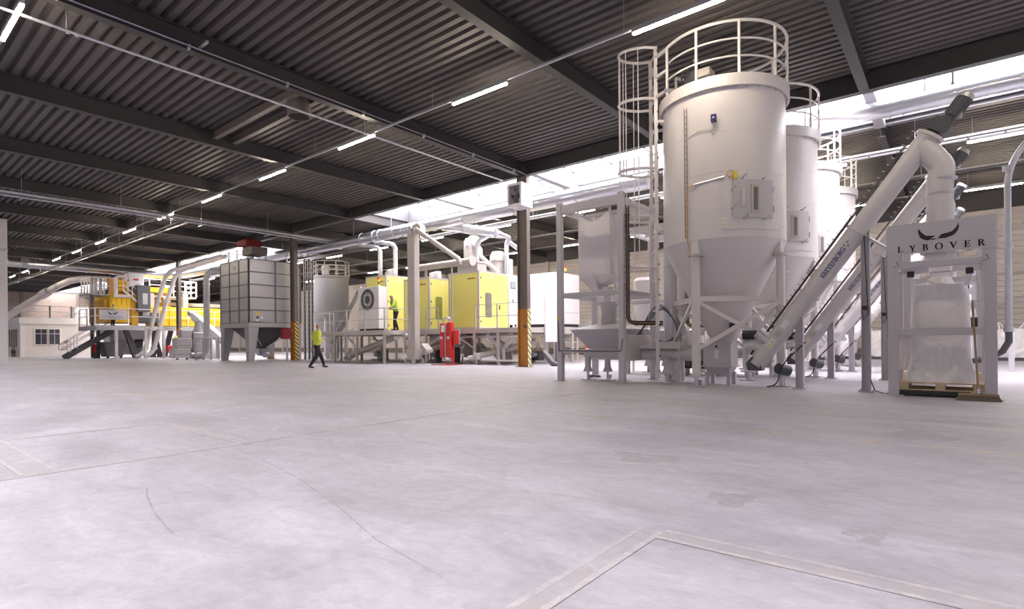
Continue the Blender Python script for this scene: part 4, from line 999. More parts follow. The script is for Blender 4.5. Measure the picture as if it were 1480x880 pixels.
# hanging cloth bag: squarish cloth with drooping top edge and tapered bottom
hb = thing('bulk_bag', 'tall white cloth bag hanging in the frame left of the caged ladder', 'bag', (13.1, 7.3, 2.2))
mb = MB(); n, m_ = 40, 18; vs = []
rnd = random.Random(5)
for j in range(m_ + 1):
    t = j / m_
    for i in range(n):
        a = 2 * math.pi * i / n; ca, sa = math.cos(a), math.sin(a); e = 11
        q_ = (abs(ca) ** e + abs(sa) ** e) ** (-1 / e); cor = min(1.0, (q_ - 1) / .38)
        taper = 1 - .55 * max(0, (.16 - t) / .16)
        z = 2.42 + (4.50 - 2.42) * t - (.28 * (1 - cor) * max(0, (t - .82) / .18)) + .16 * (sa < 0) * max(0, (.2 - t) / .2)
        wv = .022 * math.sin(5 * a + 3 * t) + .016 * math.sin(9 * a - 5 * t + 1) + .01 * math.sin(17 * a + 8 * t)
        vs.append((13.1 + .43 * q_ * ca * taper * (1 + wv), 7.42 + .50 * q_ * sa * taper * (1 + wv), z))
mb.add(vs, [(j * n + i, j * n + (i + 1) % n, (j + 1) * n + (i + 1) % n, (j + 1) * n + i) for j in range(m_) for i in range(n)] + [tuple(range(n - 1, -1, -1))])
mb.build('sack', 'bag_b', hb)
for sx in (-1, 1):
    for sy in (-1, 1): MB().bar((13.1 + sx * .40, 7.42 + sy * .47, 4.40), (13.1 + sx * .44, 7.42 + sy * .50, 4.62), .07, .012, up=(1, 0, 0)).build('lifting_loop', 'bag_b', hb, smooth=False)
MB().lathe([(.12, 2.08), (.10, 2.3), (.2, 2.5)], (13.18, 7.32), 16).build('outlet_sleeve', 'bag_b', hb)
# equipment in the gap between frame and silo: gas cylinders of valves, cabinet, dark machine base
vg = thing('valve_unit', 'white valve cylinders with orange cables below the nearest silo cone', 'valve unit', (14.0, 5.3, 0))
for k, (x, y, z0, z1, r) in enumerate(((13.45, 5.52, 1.35, 1.85, .10), (13.35, 5.28, 1.55, 2.0, .11), (13.7, 5.45, 1.2, 1.7, .09))):
    v = MB().lathe([(.0, z0), (r, z0), (r, z1 - .05), (r * .7, z1), (0, z1)], (x, y), 16).build('cylinder', 'silo_d', vg)
    MB().lathe([(.0, z0 - .4), (r * .45, z0 - .4), (r * .45, z0), (0, z0)], (x, y), 12).build('stem', 'galv', vg)
for k in range(7): MB().tube(path([(13.3 + .05 * k, 5.3, 1.9 - .05 * k), (13.3 + .05 * k, 5.32 + .03 * k, 1.2), (13.6, 5.5 + .05 * k, 1.02), (13.9, 6.3, 1.05)], .1), .011, 5).build('cable_run', ('cable_o', 'galv', 'cable', 'cable_o', 'galv', 'motor', 'cable')[k], vg)
for k in range(3): MB().tube(spl([(13.2, 6.5 - .06 * k, 1.15), (13.15, 6.1, 1.55 + .08 * k), (13.2, 5.8, 1.85 + .05 * k), (13.25, 5.5, 1.6), (13.3, 5.38, 1.2)]), .016, 6).build('hose_arch', 'rubber', vg)
MB().bbox(13.0, 5.2, .92, 14.2, 5.75, 1.02, .01).build('bench', 'silo_d', vg, smooth=False)
MB().bar((13.15, 5.3, 0), (13.15, 5.3, .92), .09).build('stand_leg', 'silo_d', vg, smooth=False); MB().bar((14.1, 5.6, 0), (14.1, 5.6, .92), .09).build('stand_leg', 'silo_d', vg, smooth=False)
pd = thing('steel_post', 'darker galvanised post standing behind the caged ladder', 'post', (15.0, 6.35, 0))
MB().bbox(14.9, 6.25, .02, 15.1, 6.45, 4.0, .02).build('shaft', 'galv_m', pd, smooth=False); MB().box(14.8, 6.15, 0, 15.2, 6.55, .02).build('base_plate', 'galv', pd, smooth=False)
gm = thing('blower_cabinet', 'low black blower cabinet on the floor behind the nearest silo legs', 'cabinet', (16.4, 5.9, 0))
MB().bbox(15.9, 5.4, .22, 16.9, 6.6, .82, .02).build('casing', 'black', gm, smooth=False)
for k in range(5): MB().box(15.89, 5.5 + k * .2, .3, 15.9, 5.62 + k * .2, .74).build('louvre', 'motor', gm, smooth=False)
for x, y in ((16.0, 5.5), (16.8, 5.5), (16.0, 6.5), (16.8, 6.5)): MB().box(x - .05, y - .05, 0, x + .05, y + .05, .22).build('foot', 'silo_d', gm, smooth=False)
sm = thing('small_cyclone', 'slim white cyclone with cone seen through the caged ladder', 'cyclone', (17.6, 8.3, 0))
MB().lathe([(.12, 1.1), (.12, 1.3), (.38, 1.95), (.38, 3.1), (.3, 3.2), (0, 3.2)], (17.6, 8.3), 20).build('body', 'silo', sm)
for a in range(3): MB().bar((17.6 + .4 * math.cos(a * 2.1), 8.3 + .4 * math.sin(a * 2.1), 0), (17.6 + .38 * math.cos(a * 2.1), 8.3 + .38 * math.sin(a * 2.1), 2.1), .06).build('leg', 'silo', sm, smooth=False)
MB().lathe([(.12, .9), (.16, .9), (.16, 1.1), (.12, 1.1)], (17.6, 8.3), 16).build('rotary_valve', 'galv', sm)

# ------------------------------------------------------------------ lime machine on its steel platform
DKZ = 1.68
pf = thing('machine_platform', 'raised beige steel platform carrying the lime machine modules', 'platform', (20.5, 21, 0))
for x0, y0, x1, y1 in ((18.95, 14.75, 23.2, 28.4), (17.2, 22.0, 18.95, 28.4)):
    MB().box(x0, y0, DKZ - .035, x1, y1, DKZ).build('deck_plate', 'beige', pf, smooth=False)
def edge(a, b): MB().bar((a[0], a[1], DKZ - .13), (b[0], b[1], DKZ - .13), .07, .19).build('edge_beam', 'beige', pf, smooth=False)
for a, b in (((18.95, 14.75), (18.95, 22.0)), ((18.95, 22.0), (17.2, 22.0)), ((17.2, 22.0), (17.2, 28.4)), ((17.2, 28.4), (23.2, 28.4)), ((18.95, 14.75), (23.2, 14.75)), ((23.2, 14.75), (23.2, 28.4))): edge(a, b)
for x, y in ((18.97, 14.8), (18.97, 16.1), (18.97, 17.55), (18.97, 20.9), (18.97, 22.02), (17.24, 22.05), (17.24, 24.3), (17.24, 26.3), (17.24, 28.3), (18.97, 24.3), (18.97, 26.3), (18.97, 28.3), (21, 17.0), (21, 20.8), (21, 24.5), (23.1, 14.8), (23.1, 18), (23.1, 21), (23.1, 25), (23.1, 28.3)):
    MB().bar((x, y, .01), (x, y, DKZ - .2), .11).build('leg', 'beige', pf, smooth=False)
    MB().box(x - .1, y - .1, 0, x + .1, y + .1, .012).build('leg_plate', 'beige', pf, smooth=False)
for a, b in (((18.97, 17.55, .75), (18.97, 19.0, DKZ - .2)), ((18.97, 20.9, .75), (18.97, 19.6, DKZ - .2)), ((17.24, 24.3, .75), (17.24, 25.3, DKZ - .2)), ((18.97, 24.3, .6), (18.97, 25.3, DKZ - .2)), ((21, 20.8, .6), (21, 22, DKZ - .2)), ((21, 17, .6), (21, 18.2, DKZ - .2))):
    MB().bar(a, b, .08).build('knee_brace', 'beige', pf, smooth=False)
railing(pf, [(18.97, 14.8), (18.97, 17.5)], DKZ, 1.1, 'beige', .022)
railing(pf, [(18.97, 20.0), (18.97, 20.9)], DKZ, 1.1, 'beige', .022)
railing(pf, [(18.97, 22.0), (17.22, 22.0), (17.22, 28.35), (18.5, 28.35)], DKZ, 1.1, 'beige', .022, step=1.6)

def module(name, label, X0, Ya, Yb, depth, z1, win, wmat, cab):
    t = thing(name, label, 'machine', (X0, Ya, DKZ), 'lime machine modules on the platform')
    X1 = X0 + depth; f = .09
    MB().box(X0 + .03, Ya + .03, DKZ + .02, X1, Yb, z1 - .02).build('core', 'beige', t, smooth=False)
    for x in (X0, X1 - f):
        for y in (Ya, Yb - f): MB().box(x, y, DKZ, x + f, y + f, z1).build('frame_post', 'beige', t, smooth=False)
    for z in (DKZ, z1 - f):
        MB().box(X0, Ya + f, z, X0 + f, Yb - f, z + f).build('frame_rail', 'beige', t, smooth=False)
        MB().box(X0 + f, Ya, z, X1 - f, Ya + f, z + f).build('frame_rail', 'beige', t, smooth=False)
    MB().box(X0 + .01, Ya + f + .005, DKZ + f, X0 + .03, Yb - f - .005, z1 - f).build('side_panel', 'lime', t, smooth=False)
    xe = X1 - f - (.75 if cab else 0)
    xm = X0 + f + (xe - X0 - f) * .62
    for a, b in ((X0 + f + .005, xm - .004), (xm + .004, xe)):
        d = MB().box(a, Ya + .01, DKZ + f, b, Ya + .03, z1 - f).build('door', 'lime', t, smooth=False)
        if a < xm - .1:
            for z in (DKZ + .35, (DKZ + z1) / 2 + .1, z1 - .35): MB().box(a + .02, Ya - .005, z - .05, a + .07, Ya + .01, z + .05).build('hinge', 'black', d, smooth=False)
            if win:
                w0, w1 = a + .35, a + .82; za, zb = DKZ + .55, DKZ + 1.75; r = .1; pg = []
                for cx_, cz_, a0 in ((w1 - r, zb - r, 0), (w0 + r, zb - r, 90), (w0 + r, za + r, 180), (w1 - r, za + r, 270)): pg += arc(cx_, cz_, r, r, a0, a0 + 90, 4)
                MB().prism(pg, (0, Ya + .012, 0), (1, 0, 0), (0, 0, 1), .012).build('window_pane', wmat, d, smooth=False)
        else:
            MB().box(a + .1, Ya - .02, DKZ + .95, a + .15, Ya + .01, DKZ + 1.2).build('handle', 'black', d, smooth=False)
    if cab:
        c = MB().bbox(xe + .03, Ya - .06, DKZ + .02, X1 + .05, Ya + .3, z1 - .05, .015).build('control_cabinet', 'mwhite', t, smooth=False)
        sc = MB().box(xe + .15, Ya - .075, z1 - .72, xe + .55, Ya - .06, z1 - .38).build('screen_bezel', 'motor', c, smooth=False)
        MB().box(xe + .18, Ya - .08, z1 - .69, xe + .52, Ya - .075, z1 - .41).build('screen', 'screen', c, smooth=False)
        MB().box(xe + .3, Ya - .07, z1 - .95, xe + .38, Ya - .06, z1 - .91).build('key_switch', 'black', c, smooth=False)
        MB().box(xe + .3, Ya - .075, z1 - 1.45, xe + .36, Ya - .06, z1 - 1.25).build('handle', 'black', c, smooth=False)
        MB().box(xe + .05, Ya - .012, DKZ + .06, xe + .3, Ya - .06, DKZ + .22).build('socket_plate', 'lime', c, smooth=False)
        MB().box(xe + .45, Ya - .07, DKZ + .12, xe + .58, Ya - .061, DKZ + .26).build('socket', 'black', c, smooth=False)
    # maker's badge
    mb = MB()
    for i in range(9): mb.box(X0 + .002, Ya + .28 + i * .055, z1 - .38, X0 + .01, Ya + .315 + i * .055, z1 - .33 + (.015 if i % 3 == 0 else 0))
    mb.build('badge', 'red_d', t, smooth=False)
    MB().box(X0 + .9, Ya + .005, z1 - .3, X0 + 1.05, Ya + .012, z1 - .18).build('notice', 'paper', t, smooth=False)
    return t
mC = module('lime_module', 'right-hand lime yellow machine module with control panel and clear window', 19.3, 17.55, 19.6, 3.0, 4.46, True, 'mglass', True)
mB = module('lime_module', 'middle lime yellow machine module with a greenish window', 19.3, 21.0, 23.0, 2.6, 4.42, True, 'mglass_g', False)
mA = module('lime_module', 'left-hand lime yellow machine module behind the man leaning on the rail', 19.6, 24.85, 26.75, 2.8, 4.88, False, 'mglass', False)
# cabinet with the round emblem
cb0 = thing('white_cabinet', 'white cabinet with a round dark swirl emblem on the platform', 'cabinet', (18.6, 24.6, DKZ))
MB().box(18.28, 23.8, DKZ, 18.68, 25.5, DKZ + .13).build('plinth', 'black', cb0, smooth=False)
MB().bbox(18.2, 23.72, DKZ + .13, 18.74, 25.55, 4.06, .015).build('body', 'mwhite', cb0, smooth=False)
for y in (23.8, 25.4): MB().cyl((18.3, y, 4.06), (18.3, y, 4.16), .04, 10).build('lifting_eye', 'mwhite', cb0)
MB().cyl((18.5, 24.1, 4.06), (18.5, 24.1, 4.34), .035, 10).build('lamp_stem', 'motor', cb0); MB().cyl((18.5, 24.1, 4.34), (18.5, 24.1, 4.46), .06, 12).build('lamp_amber', 'ylabel', cb0); MB().cyl((18.5, 24.1, 4.46), (18.5, 24.1, 4.58), .06, 12).build('lamp_red', 'red', cb0)
ec, ez = 24.68, 3.38
em = MB().cyl((18.2, ec, ez), (18.19, ec, ez), .58, 40).build('emblem', 'steel_d', cb0)
mb = MB()
for k in range(6):
    a = math.radians(60 * k); ca, sa = math.cos(a), math.sin(a)
    for off, w_ in ((.0, .045), (.10, .045)):
        pts = [(-.20 + off * .4, .22 + off), (.12 - off * .2, .22 + off), (.22 - off * .2, .08 + off)]
        q = []
        for (u, v) in pts: q.append((u, v))
        for (u, v) in reversed(pts): q.append((u, v + w_))
        q = [(u * ca - v * sa, u * sa + v * ca) for u, v in q]
        mb.prism(q, (18.188, ec, ez), (0, -1, 0), (0, 0, 1), -.003)
mb.build('swirl_mark', 'paper', em, smooth=False)
# cabinets at the right behind the near column
wc = thing('white_enclosure', 'large white machine enclosure on legs behind the near column', 'machine', (23.3, 15.6, 0))
x0, ya, yb = 23.4, 15.9, 18.2
MB().bbox(x0, ya, 1.95, x0 + 2.2, yb, 4.62, .02).build('body', 'mwhite', wc, smooth=False)
for z in (2.55, 3.3): MB().box(x0 - .01, ya - .01, z, x0 + 2.2, ya + .02, z + .03).build('seam', 'silo_d', wc, smooth=False)
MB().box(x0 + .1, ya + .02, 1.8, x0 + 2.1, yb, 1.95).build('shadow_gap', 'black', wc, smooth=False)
MB().bbox(x0, ya - .05, 1.42, x0 + 2.2, yb, 1.8, .02).build('base_frame', 'beige', wc, smooth=False)
for x in (x0 + .1, x0 + 2.05):
    for y in (ya + .1, yb - .1): MB().bar((x, y, 0), (x, y, 1.42), .12).build('leg', 'beige', wc, smooth=False)
for y, z in ((ya + .1, .5), (ya + .1, 1.0)): MB().bar((x0 + .1, y, z), (x0 + 2.05, y, z), .07).build('leg_rail', 'galv_m', wc, smooth=False)
MB().cyl((x0 + 1.3, ya + .3, 4.62), (x0 + 1.3, ya + .3, 4.8), .03, 8).build('lamp_stem', 'motor', wc); MB().cyl((x0 + 1.3, ya + .3, 4.8), (x0 + 1.3, ya + .3, 4.95), .06, 12).build('lamp_green', 'ylabel', wc); MB().cyl((x0 + 1.3, ya + .3, 4.95), (x0 + 1.3, ya + .3, 5.1), .06, 12).build('lamp_red', 'red', wc)
dc = thing('door_panel', 'plain white upright panel hanging beside the striped column foot', 'panel', (20.9, 15.0, .8))
MB().bbox(20.6, 14.62, 1.02, 21.55, 14.7, 3.15, .01).build('sheet', 'mwhite', dc, smooth=False)
MB().tube(path([(20.7, 14.7, 3.15), (20.7, 14.8, 3.5), (21.0, 14.9, 3.5), (21.0, 14.9, 3.2)], .1), .02, 6).build('hose_loop', 'galv', dc)
MB().bar((20.75, 14.72, 0), (20.75, 14.72, 1.1), .05).build('stand_leg', 'galv_m', dc, smooth=False); MB().bar((21.4, 14.72, 0), (21.4, 14.72, 1.1), .05).build('stand_leg', 'galv_m', dc, smooth=False)
sk = thing('rubber_chute', 'slumped dark rubber chute on the floor right of the striped column', 'chute', (19.3, 13.2, 0))
p0, p1 = PZ(772, 521, .35), PZ(788, 528, .06)
MB().tube([(19.4, 13.9, .62), (19.25, 13.55, .38), (19.1, 13.2, .12), (19.05, 12.85, .07)], [.11, .14, .13, .05], 12).build('sleeve', 'rubber', sk)
MB().tube([(19.6, 14.3, 1.3), (19.42, 13.95, .66)], .02, 6).build('support_rod', 'broom_w', sk); MB().tube([(19.3, 14.3, 1.3), (19.3, 13.7, .5)], .02, 6).build('support_rod', 'broom_w', sk)
ext = thing('fire_extinguisher', 'red fire extinguisher seen below the white frame rail', 'extinguisher', (23.2, 14.0, .3))
MB().lathe([(0, .35), (.10, .35), (.10, .95), (.05, 1.03), (.03, 1.1), (0, 1.1)], (23.2, 14.0), 16).build('bottle', 'red', ext)
MB().bbox(23.15, 13.95, .0, 23.35, 14.1, .35, .01).build('stand', 'motor', ext, smooth=False); MB().tube([(23.2, 14, 1.08), (23.1, 13.9, .95), (23.1, 13.9, .6)], .015, 6).build('hose', 'black', ext)
# far inclined belt beyond it
ib = thing('belt_conveyor', 'small grey inclined belt conveyor in the background by the cream wall', 'conveyor', (27, 13.5, 0))
a, b = PX(815, 486, 26.5), PX(855, 467, 26.5)
MB().bar(a, b, .5, .22).build('belt_bed', 'galv_m', ib, smooth=False)
for p_ in (a, b): MB().bar((p_.x, p_.y, 0), (p_.x, p_.y, p_.z), .09).build('leg', 'galv_m', ib, smooth=False)
MB().bar((a.x - .3, a.y + .5, 2.3), (a.x, a.y - .4, .05), .08).build('stay', 'galv_m', ib, smooth=False)

# bucket elevators
def elevator(label, cx, cy, w, z1, boot=True):
    t = thing('bucket_elevator', label, 'elevator', (cx, cy, 0), 'bucket elevators')
    MB().bbox(cx - w * .32, cy - w / 2, .55, cx + w * .32, cy + w / 2, z1 - .3, .015).build('casing', 'beige', t, smooth=False)
    for z in (.9, 3.1, 4.6): MB().box(cx - w * .35, cy - w / 2 - .02, z, cx + w * .35, cy + w / 2 + .02, z + .03).build('casing_flange', 'beige', t, smooth=False)
    MB().prism(arc(0, 0, w * .62, w * .5, 0, 180, 12) + [(-w * .62, -.5), (w * .62, -.5)], (cx + w * .32, cy, z1 - .25), (0, -1, 0), (0, 0, 1), -w * .64).build('head', 'beige', t, smooth=False)
    MB().cyl((cx - w * .32 - .06, cy, z1 - .3), (cx - w * .32, cy, z1 - .3), .12, 12).build('head_bearing', 'galv_m', t)
    MB().bbox(cx - w * .32 - .1, cy - .1, z1 - .62, cx - w * .32, cy + .06, z1 - .42, .01).build('head_motor', 'galv_m', t, smooth=False)
    MB().frustum((cx - w * .4, cy - w * .45, cx + w * .4, cy + w * .45, .25), (cx - w * .45, cy - w * .7, cx + w * .45, cy + w * .7, .75)).build('boot', 'beige', t, smooth=False)
    MB().prism([(0, 0), (.35, .12), (.35, .25), (0, .55)], (cx + .22, cy - w / 2, .45), (0, -1, 0), (0, 0, 1), -.44).build('inlet_chute', 'beige', t, smooth=False)
    for x in (-.3, .3):
        for y in (-.55, .55): MB().bar((cx + x, cy + y * w, 0), (cx + x, cy + y * w * .9, .32), .06).build('leg', 'beige', t, smooth=False)
    MB().box(cx - w * .33 - .012, cy + .02, 1.2, cx - w * .33, cy + w / 2 - .05, 2.3).build('inspection_plate', 'silo_d', t, smooth=False)
    return t
el1 = elevator('tall beige bucket elevator standing in front of the middle lime module', 17.75, 20.42, .52, 6.85)
MB().tube([(17.75, 20.2, 6.5), (17.8, 19.9, 6.3), (18.7, 18.3, 5.0), (18.75, 18.2, 4.7)], .12, 16).build('discharge_pipe', 'beige', el1)
el2 = elevator('second beige bucket elevator rising behind the lime modules', 21.0, 19.75, .52, 6.65)
MB().tube([(21.0, 19.5, 6.2), (21.1, 19.1, 5.8), (21.1, 19.1, 5.4)], .15, 14).build('discharge_pipe', 'beige', el2)
MB().tube([(21.05, 19.3, 5.7), (21.3, 18.0, 4.5)], .13, 12).build('discharge_pipe', 'beige', el2)
hc = thing('screw_trough', 'level beige screw trough lying across the tops of the lime modules', 'conveyor', (18.9, 19.2, 4.8))
a, b = PX(606, 383, 18.9), PX(682, 375, 18.9)
MB().cyl((18.9, a.y, 4.86), (18.9, b.y, 4.86), .17, 20).build('trough', 'beige', hc); MB().cyl((18.9, b.y, 4.86), (18.9, b.y - .06, 4.86), .24, 20).build('end_flange', 'beige', hc)
MB().bar((18.9, a.y - .5, 4.35), (18.9, a.y - .5, 4.7), .1).build('saddle', 'beige', hc, smooth=False); MB().bar((18.95, 19.0, 1.7), (18.95, 19.0, 4.7), .06).build('saddle', 'beige', hc, smooth=False)
tp = thing('inlet_box', 'beige inlet box on the roof of the right-hand lime module', 'inlet box', (19.9, 18.6, 4.46))
MB().bbox(19.42, 17.75, 4.46, 20.1, 19.1, 4.85, .02).build('body', 'beige', tp, smooth=False); MB().bbox(19.36, 17.70, 4.85, 20.16, 19.15, 4.92, .01).build('lid', 'mwhite', tp, smooth=False)
tm = thing('rotary_valve', 'beige drive unit with round cover on the right-hand lime module', 'drive unit', (21.9, 18.3, 4.46))
MB().lathe([(0, 4.46), (.35, 4.46), (.35, 5.2), (.42, 5.2), (.42, 5.45), (.3, 5.7), (0, 5.72)], (21.7, 18.4), 20).build('drum', 'beige', tm)
MB().bbox(21.75, 17.75, 4.46, 22.15, 18.05, 5.3, .02).build('gear_case', 'mwhite', tm, smooth=False); MB().cyl((21.7, 17.75, 5.1), (21.7, 17.6, 5.1), .13, 14).build('motor', 'mwhite', tm)
for k, (x, y) in enumerate(((20.2, 25.2), (20.6, 25.8), (20.9, 26.2), (20.2, 21.6), (20.8, 22.2))):
    f = thing('roof_fan', ['small white fan box on the left-hand lime module by the drop ducts', 'second small white fan box on the left-hand lime module', 'rearmost small white fan box on the left-hand lime module', 'small white fan box on the front of the middle lime module', 'small white fan box on the back of the middle lime module'][k], 'fan', (x, y, 4.4))
    zb = 4.88 if y > 24 else 4.42
    MB().lathe([(0, zb), (.2, zb), (.26, zb + .3), (.1, zb + .36), (0, zb + .36)], (x, y), 16).build('bowl', 'mwhite', f); MB().bbox(x - .12, y - .45, zb + .1, x + .12, y - .1, zb + .38, .02).build('motor', 'mwhite', f, smooth=False)
# drop ducts from the big duct
for k, (y, zt) in enumerate(((26.6, 4.88), (25.2, 4.88))):
    dd = thing('drop_duct', ['left of two thin galvanised ducts dropping to the left-hand lime module', 'right of two thin galvanised ducts dropping to the left-hand lime module'][k], 'duct', (20.5, y, zt))
    xx = 20.55
    top = MB().tube(path([(DX + .2, y + .9, 6.9), (xx, y, 6.75), (xx, y, 4.9)], .35), .13, 16).build('pipe_run', 'duct', dd)
    for z in (6.2, 5.6): ring_on(MB(), (xx, y, z), (0, 0, 1), .145, .04).build('collar', 'duct', dd)
b2 = thing('branch_duct', 'galvanised branch duct forking down to the right-hand lime module', 'duct', (21, 17.5, 4.5))
j0 = Vector((DX + .2, 20.4, 7.0)); j1 = Vector((20.6, 17.6, 6.40)); j2 = Vector((21.1, 17.55, 6.35))
MB().tube([j0, (19.9, 19.6, 6.85), j1], .24, 20).build('main_run', 'duct', b2); MB().tube([j1, j2], [.24, .15], 16).build('reducer', 'duct', b2)
MB().tube(path([j1 + Vector((-.05, .25, 0)), (20.32, 18.6, 6.05), (20.32, 18.6, 4.9)], .3), .13, 14).build('drop_pipe', 'duct', b2)
MB().tube(path([j2, (21.6, 17.52, 6.33), (21.6, 17.72, 6.0), (21.6, 17.72, 4.46)], .15), .12, 14).build('drop_pipe', 'duct', b2)
MB().tube([(21.6, 17.55, 6.1), (22.1, 17.2, 5.7)], .12, 14).build('stub', 'duct', b2)
for t_ in (.2, .55, .9): ring_on(MB(), Vector((19.9, 19.6, 6.85)).lerp(j1, t_), j1 - Vector((19.9, 19.6, 6.85)), .26, .05).build('collar', 'duct', b2)

# red twin filter vessel
rv = thing('air_dryer', 'red twin cylinder air dryer standing before the lime machine', 'air dryer', (17.9, 18.35, 0))
for k, (dy, dx) in enumerate(((.24, .0), (-.22, .0))):
    y = 18.35 + dy; x = 17.95 + dx
    MB().bbox(x - .13, y - .15, .33, x + .13, y + .15, 2.0 if k else 1.95, .05).build('tower', 'red', rv, smooth=False)
    MB().cyl((x, y, .15), (x, y, .33), .07, 10).build('tower_foot', 'galv', rv); MB().cyl((x, y, 2.0), (x, y, 2.14), .06, 10).build('tower_head', 'galv', rv)
    MB().box(x - .145, y - .06, 1.2, x - .13, y + .08, 1.32).build('label_plate', 'paper', rv, smooth=False)
MB().tube([(17.95, 18.6, 2.12), (17.95, 18.35, 2.2), (17.95, 18.13, 2.12)], .05, 8).build('manifold', 'galv', rv); MB().tube([(17.9, 18.6, .2), (17.9, 18.13, .2)], .04, 8).build('manifold', 'galv', rv)
MB().cyl((17.85, 18.36, .3), (17.85, 18.36, 1.95), .03, 8).build('centre_pipe', 'galv', rv)
MB().bbox(17.72, 18.34, 1.52, 17.84, 18.52, 1.82, .01).build('gauge_box', 'paper', rv, smooth=False)
MB().bbox(17.9, 17.70, .95, 18.1, 17.92, 1.6, .03).build('side_filter', 'red', rv, smooth=False)
MB().tube(path([(18, 17.8, 1.6), (18, 17.7, 1.66), (18, 17.58, 1.6), (18, 17.58, .95)], .06), .022, 6).build('side_pipe', 'galv', rv)
for y in (17.95, 18.35): MB().bar((17.95, y, .0), (17.95, y, .95 if y < 18 else .2), .07).build('stand_post', 'red', rv, smooth=False)
MB().box(17.55, 17.75, 0, 18.2, 17.85, .04).build('foot_bar', 'red', rv, smooth=False); MB().box(17.5, 17.85, 0, 17.6, 18.95, .04).build('foot_bar', 'red', rv, smooth=False)

# screw conveyors, pipes and pumps below the platform
def incl(label, a, b, r=.13, m='beige'):
    t = thing('screw_feeder', label, 'conveyor', ((a[0] + b[0]) / 2, (a[1] + b[1]) / 2, min(a[2], b[2])))
    a, b = Vector(a), Vector(b); d = (b - a).normalized()
    MB().cyl(a, b, r, 18).build('tube', m, t); MB().cyl(a - d * .05, a, r + .06, 18).build('flange', m, t); MB().cyl(b, b + d * .05, r + .06, 18).build('flange', m, t)
    MB().cyl(a - d * .4, a - d * .05, r * .8, 16).build('motor', 'galv_m', t); MB().bar((a.x, a.y, 0), a - UP * r, .08).build('leg', m, t, smooth=False)
    MB().bbox(a.x - .16, a.y - .2, a.z - .14, a.x + .1, a.y + .05, a.z + .16, .02).build('gear_case', 'silo_d', t, smooth=False)
    return t
incl('beige inclined screw feeder below the right-hand lime module', (18.8, 17.3, .38), (20.6, 15.2, 1.05), .14)
incl('beige inclined screw feeder below the white emblem cabinet', (17.9, 25.9, .35), (18.1, 22.2, 1.35), .16)
incl('beige inclined screw feeder below the middle lime module', (19.6, 22.0, .5), (19.8, 19.3, 1.2), .15)
ww = thing('pipe_manifold', 'pale forked pipework hanging below the right-hand lime module', 'pipework', (19.6, 16.6, .3))
for pts, r in (([(19.3, 16.9, 1.42), (19.3, 16.7, 1.1), (19.4, 16.2, .75), (19.4, 16.15, .25)], .10), ([(19.4, 15.4, 1.42), (19.4, 15.7, 1.1), (19.4, 16.15, .75)], .10), ([(19.6, 15.3, 1.4), (19.8, 15.1, .9), (19.9, 15.0, .6)], .08)): MB().tube(pts, r, 12).build('pipe_run', 'silo_d', ww)
for y in (16.9, 15.5): MB().cyl((19.15, y, 1.32), (19.45, y, 1.32), .13, 14).build('valve', 'silo_d', ww)
MB().tube([(19.2, 19.6, 1.3), (19.2, 15.0, 1.3)], .07, 10).build('header_pipe', 'silo_d', ww); MB().tube([(18.9, 17.6, .2), (18.9, 14.9, .2)], .05, 8).build('floor_pipe', 'silo_d', ww)
tk = thing('dosing_tank', 'grey cylindrical tank lying under the middle of the platform', 'tank', (19.9, 20.4, .6))
MB().tube([(20.2, 21.6, 1.15), (20.2, 19.7, 1.15)], [.38, .38], 20).build('shell', 'silo_d', tk); MB().cyl((20.2, 19.7, 1.15), (20.2, 19.55, 1.15), .38, 20, .2).build('dished_end', 'silo_d', tk)
for y in (20.0, 21.2): MB().box(19.95, y - .06, 0, 20.45, y + .06, .85).build('saddle', 'motor', tk, smooth=False)
for k, (x, y, w) in enumerate(((21.4, 22.5, .5), (21.9, 24.5, .6), (21.6, 18.0, .55), (22.4, 16.4, .5), (20.6, 26.5, .5))):
    t = thing('pump_unit', ['dark pump unit below the middle lime module', 'dark pump unit below the left-hand lime module', 'dark pump unit below the right-hand lime module', 'dark pump unit near the right end of the platform', 'dark pump unit near the left end of the platform'][k], 'pump', (x, y, 0))
    MB().bbox(x - w / 2, y - w / 2, .1, x + w / 2, y + w / 2, .55 + .1 * (k % 3), .03).build('casing', 'motor' if k % 2 else 'silo_d', t, smooth=False); MB().cyl((x - w / 2 - .3, y, .4), (x - w / 2, y, .4), .16, 16).build('motor', 'galv_m', t)
    MB().tube(path([(x, y, .6), (x, y, 1.0), (x - .3, y + .5, 1.3)], .1), .06, 8).build('pipe', 'silo_d', t); MB().box(x - w / 2 - .3, y - w / 2, 0, x + w / 2, y + w / 2, .1).build('skid', 'beige', t, smooth=False)
vp = thing('platform_pipe', 'curved beige pipe under the platform beside the tall elevator', 'pipe', (17.9, 21, .8))
MB().tube(path([(18.2, 21.6, 1.35), (18.0, 21.0, 1.35), (17.9, 20.75, 1.0), (17.85, 20.55, .8)], .2), .12, 12).build('pipe_run', 'beige', vp); MB().cyl((18.2, 21.4, 1.35), (17.95, 21.4, 1.35), .16, 14).build('valve', 'beige', vp)
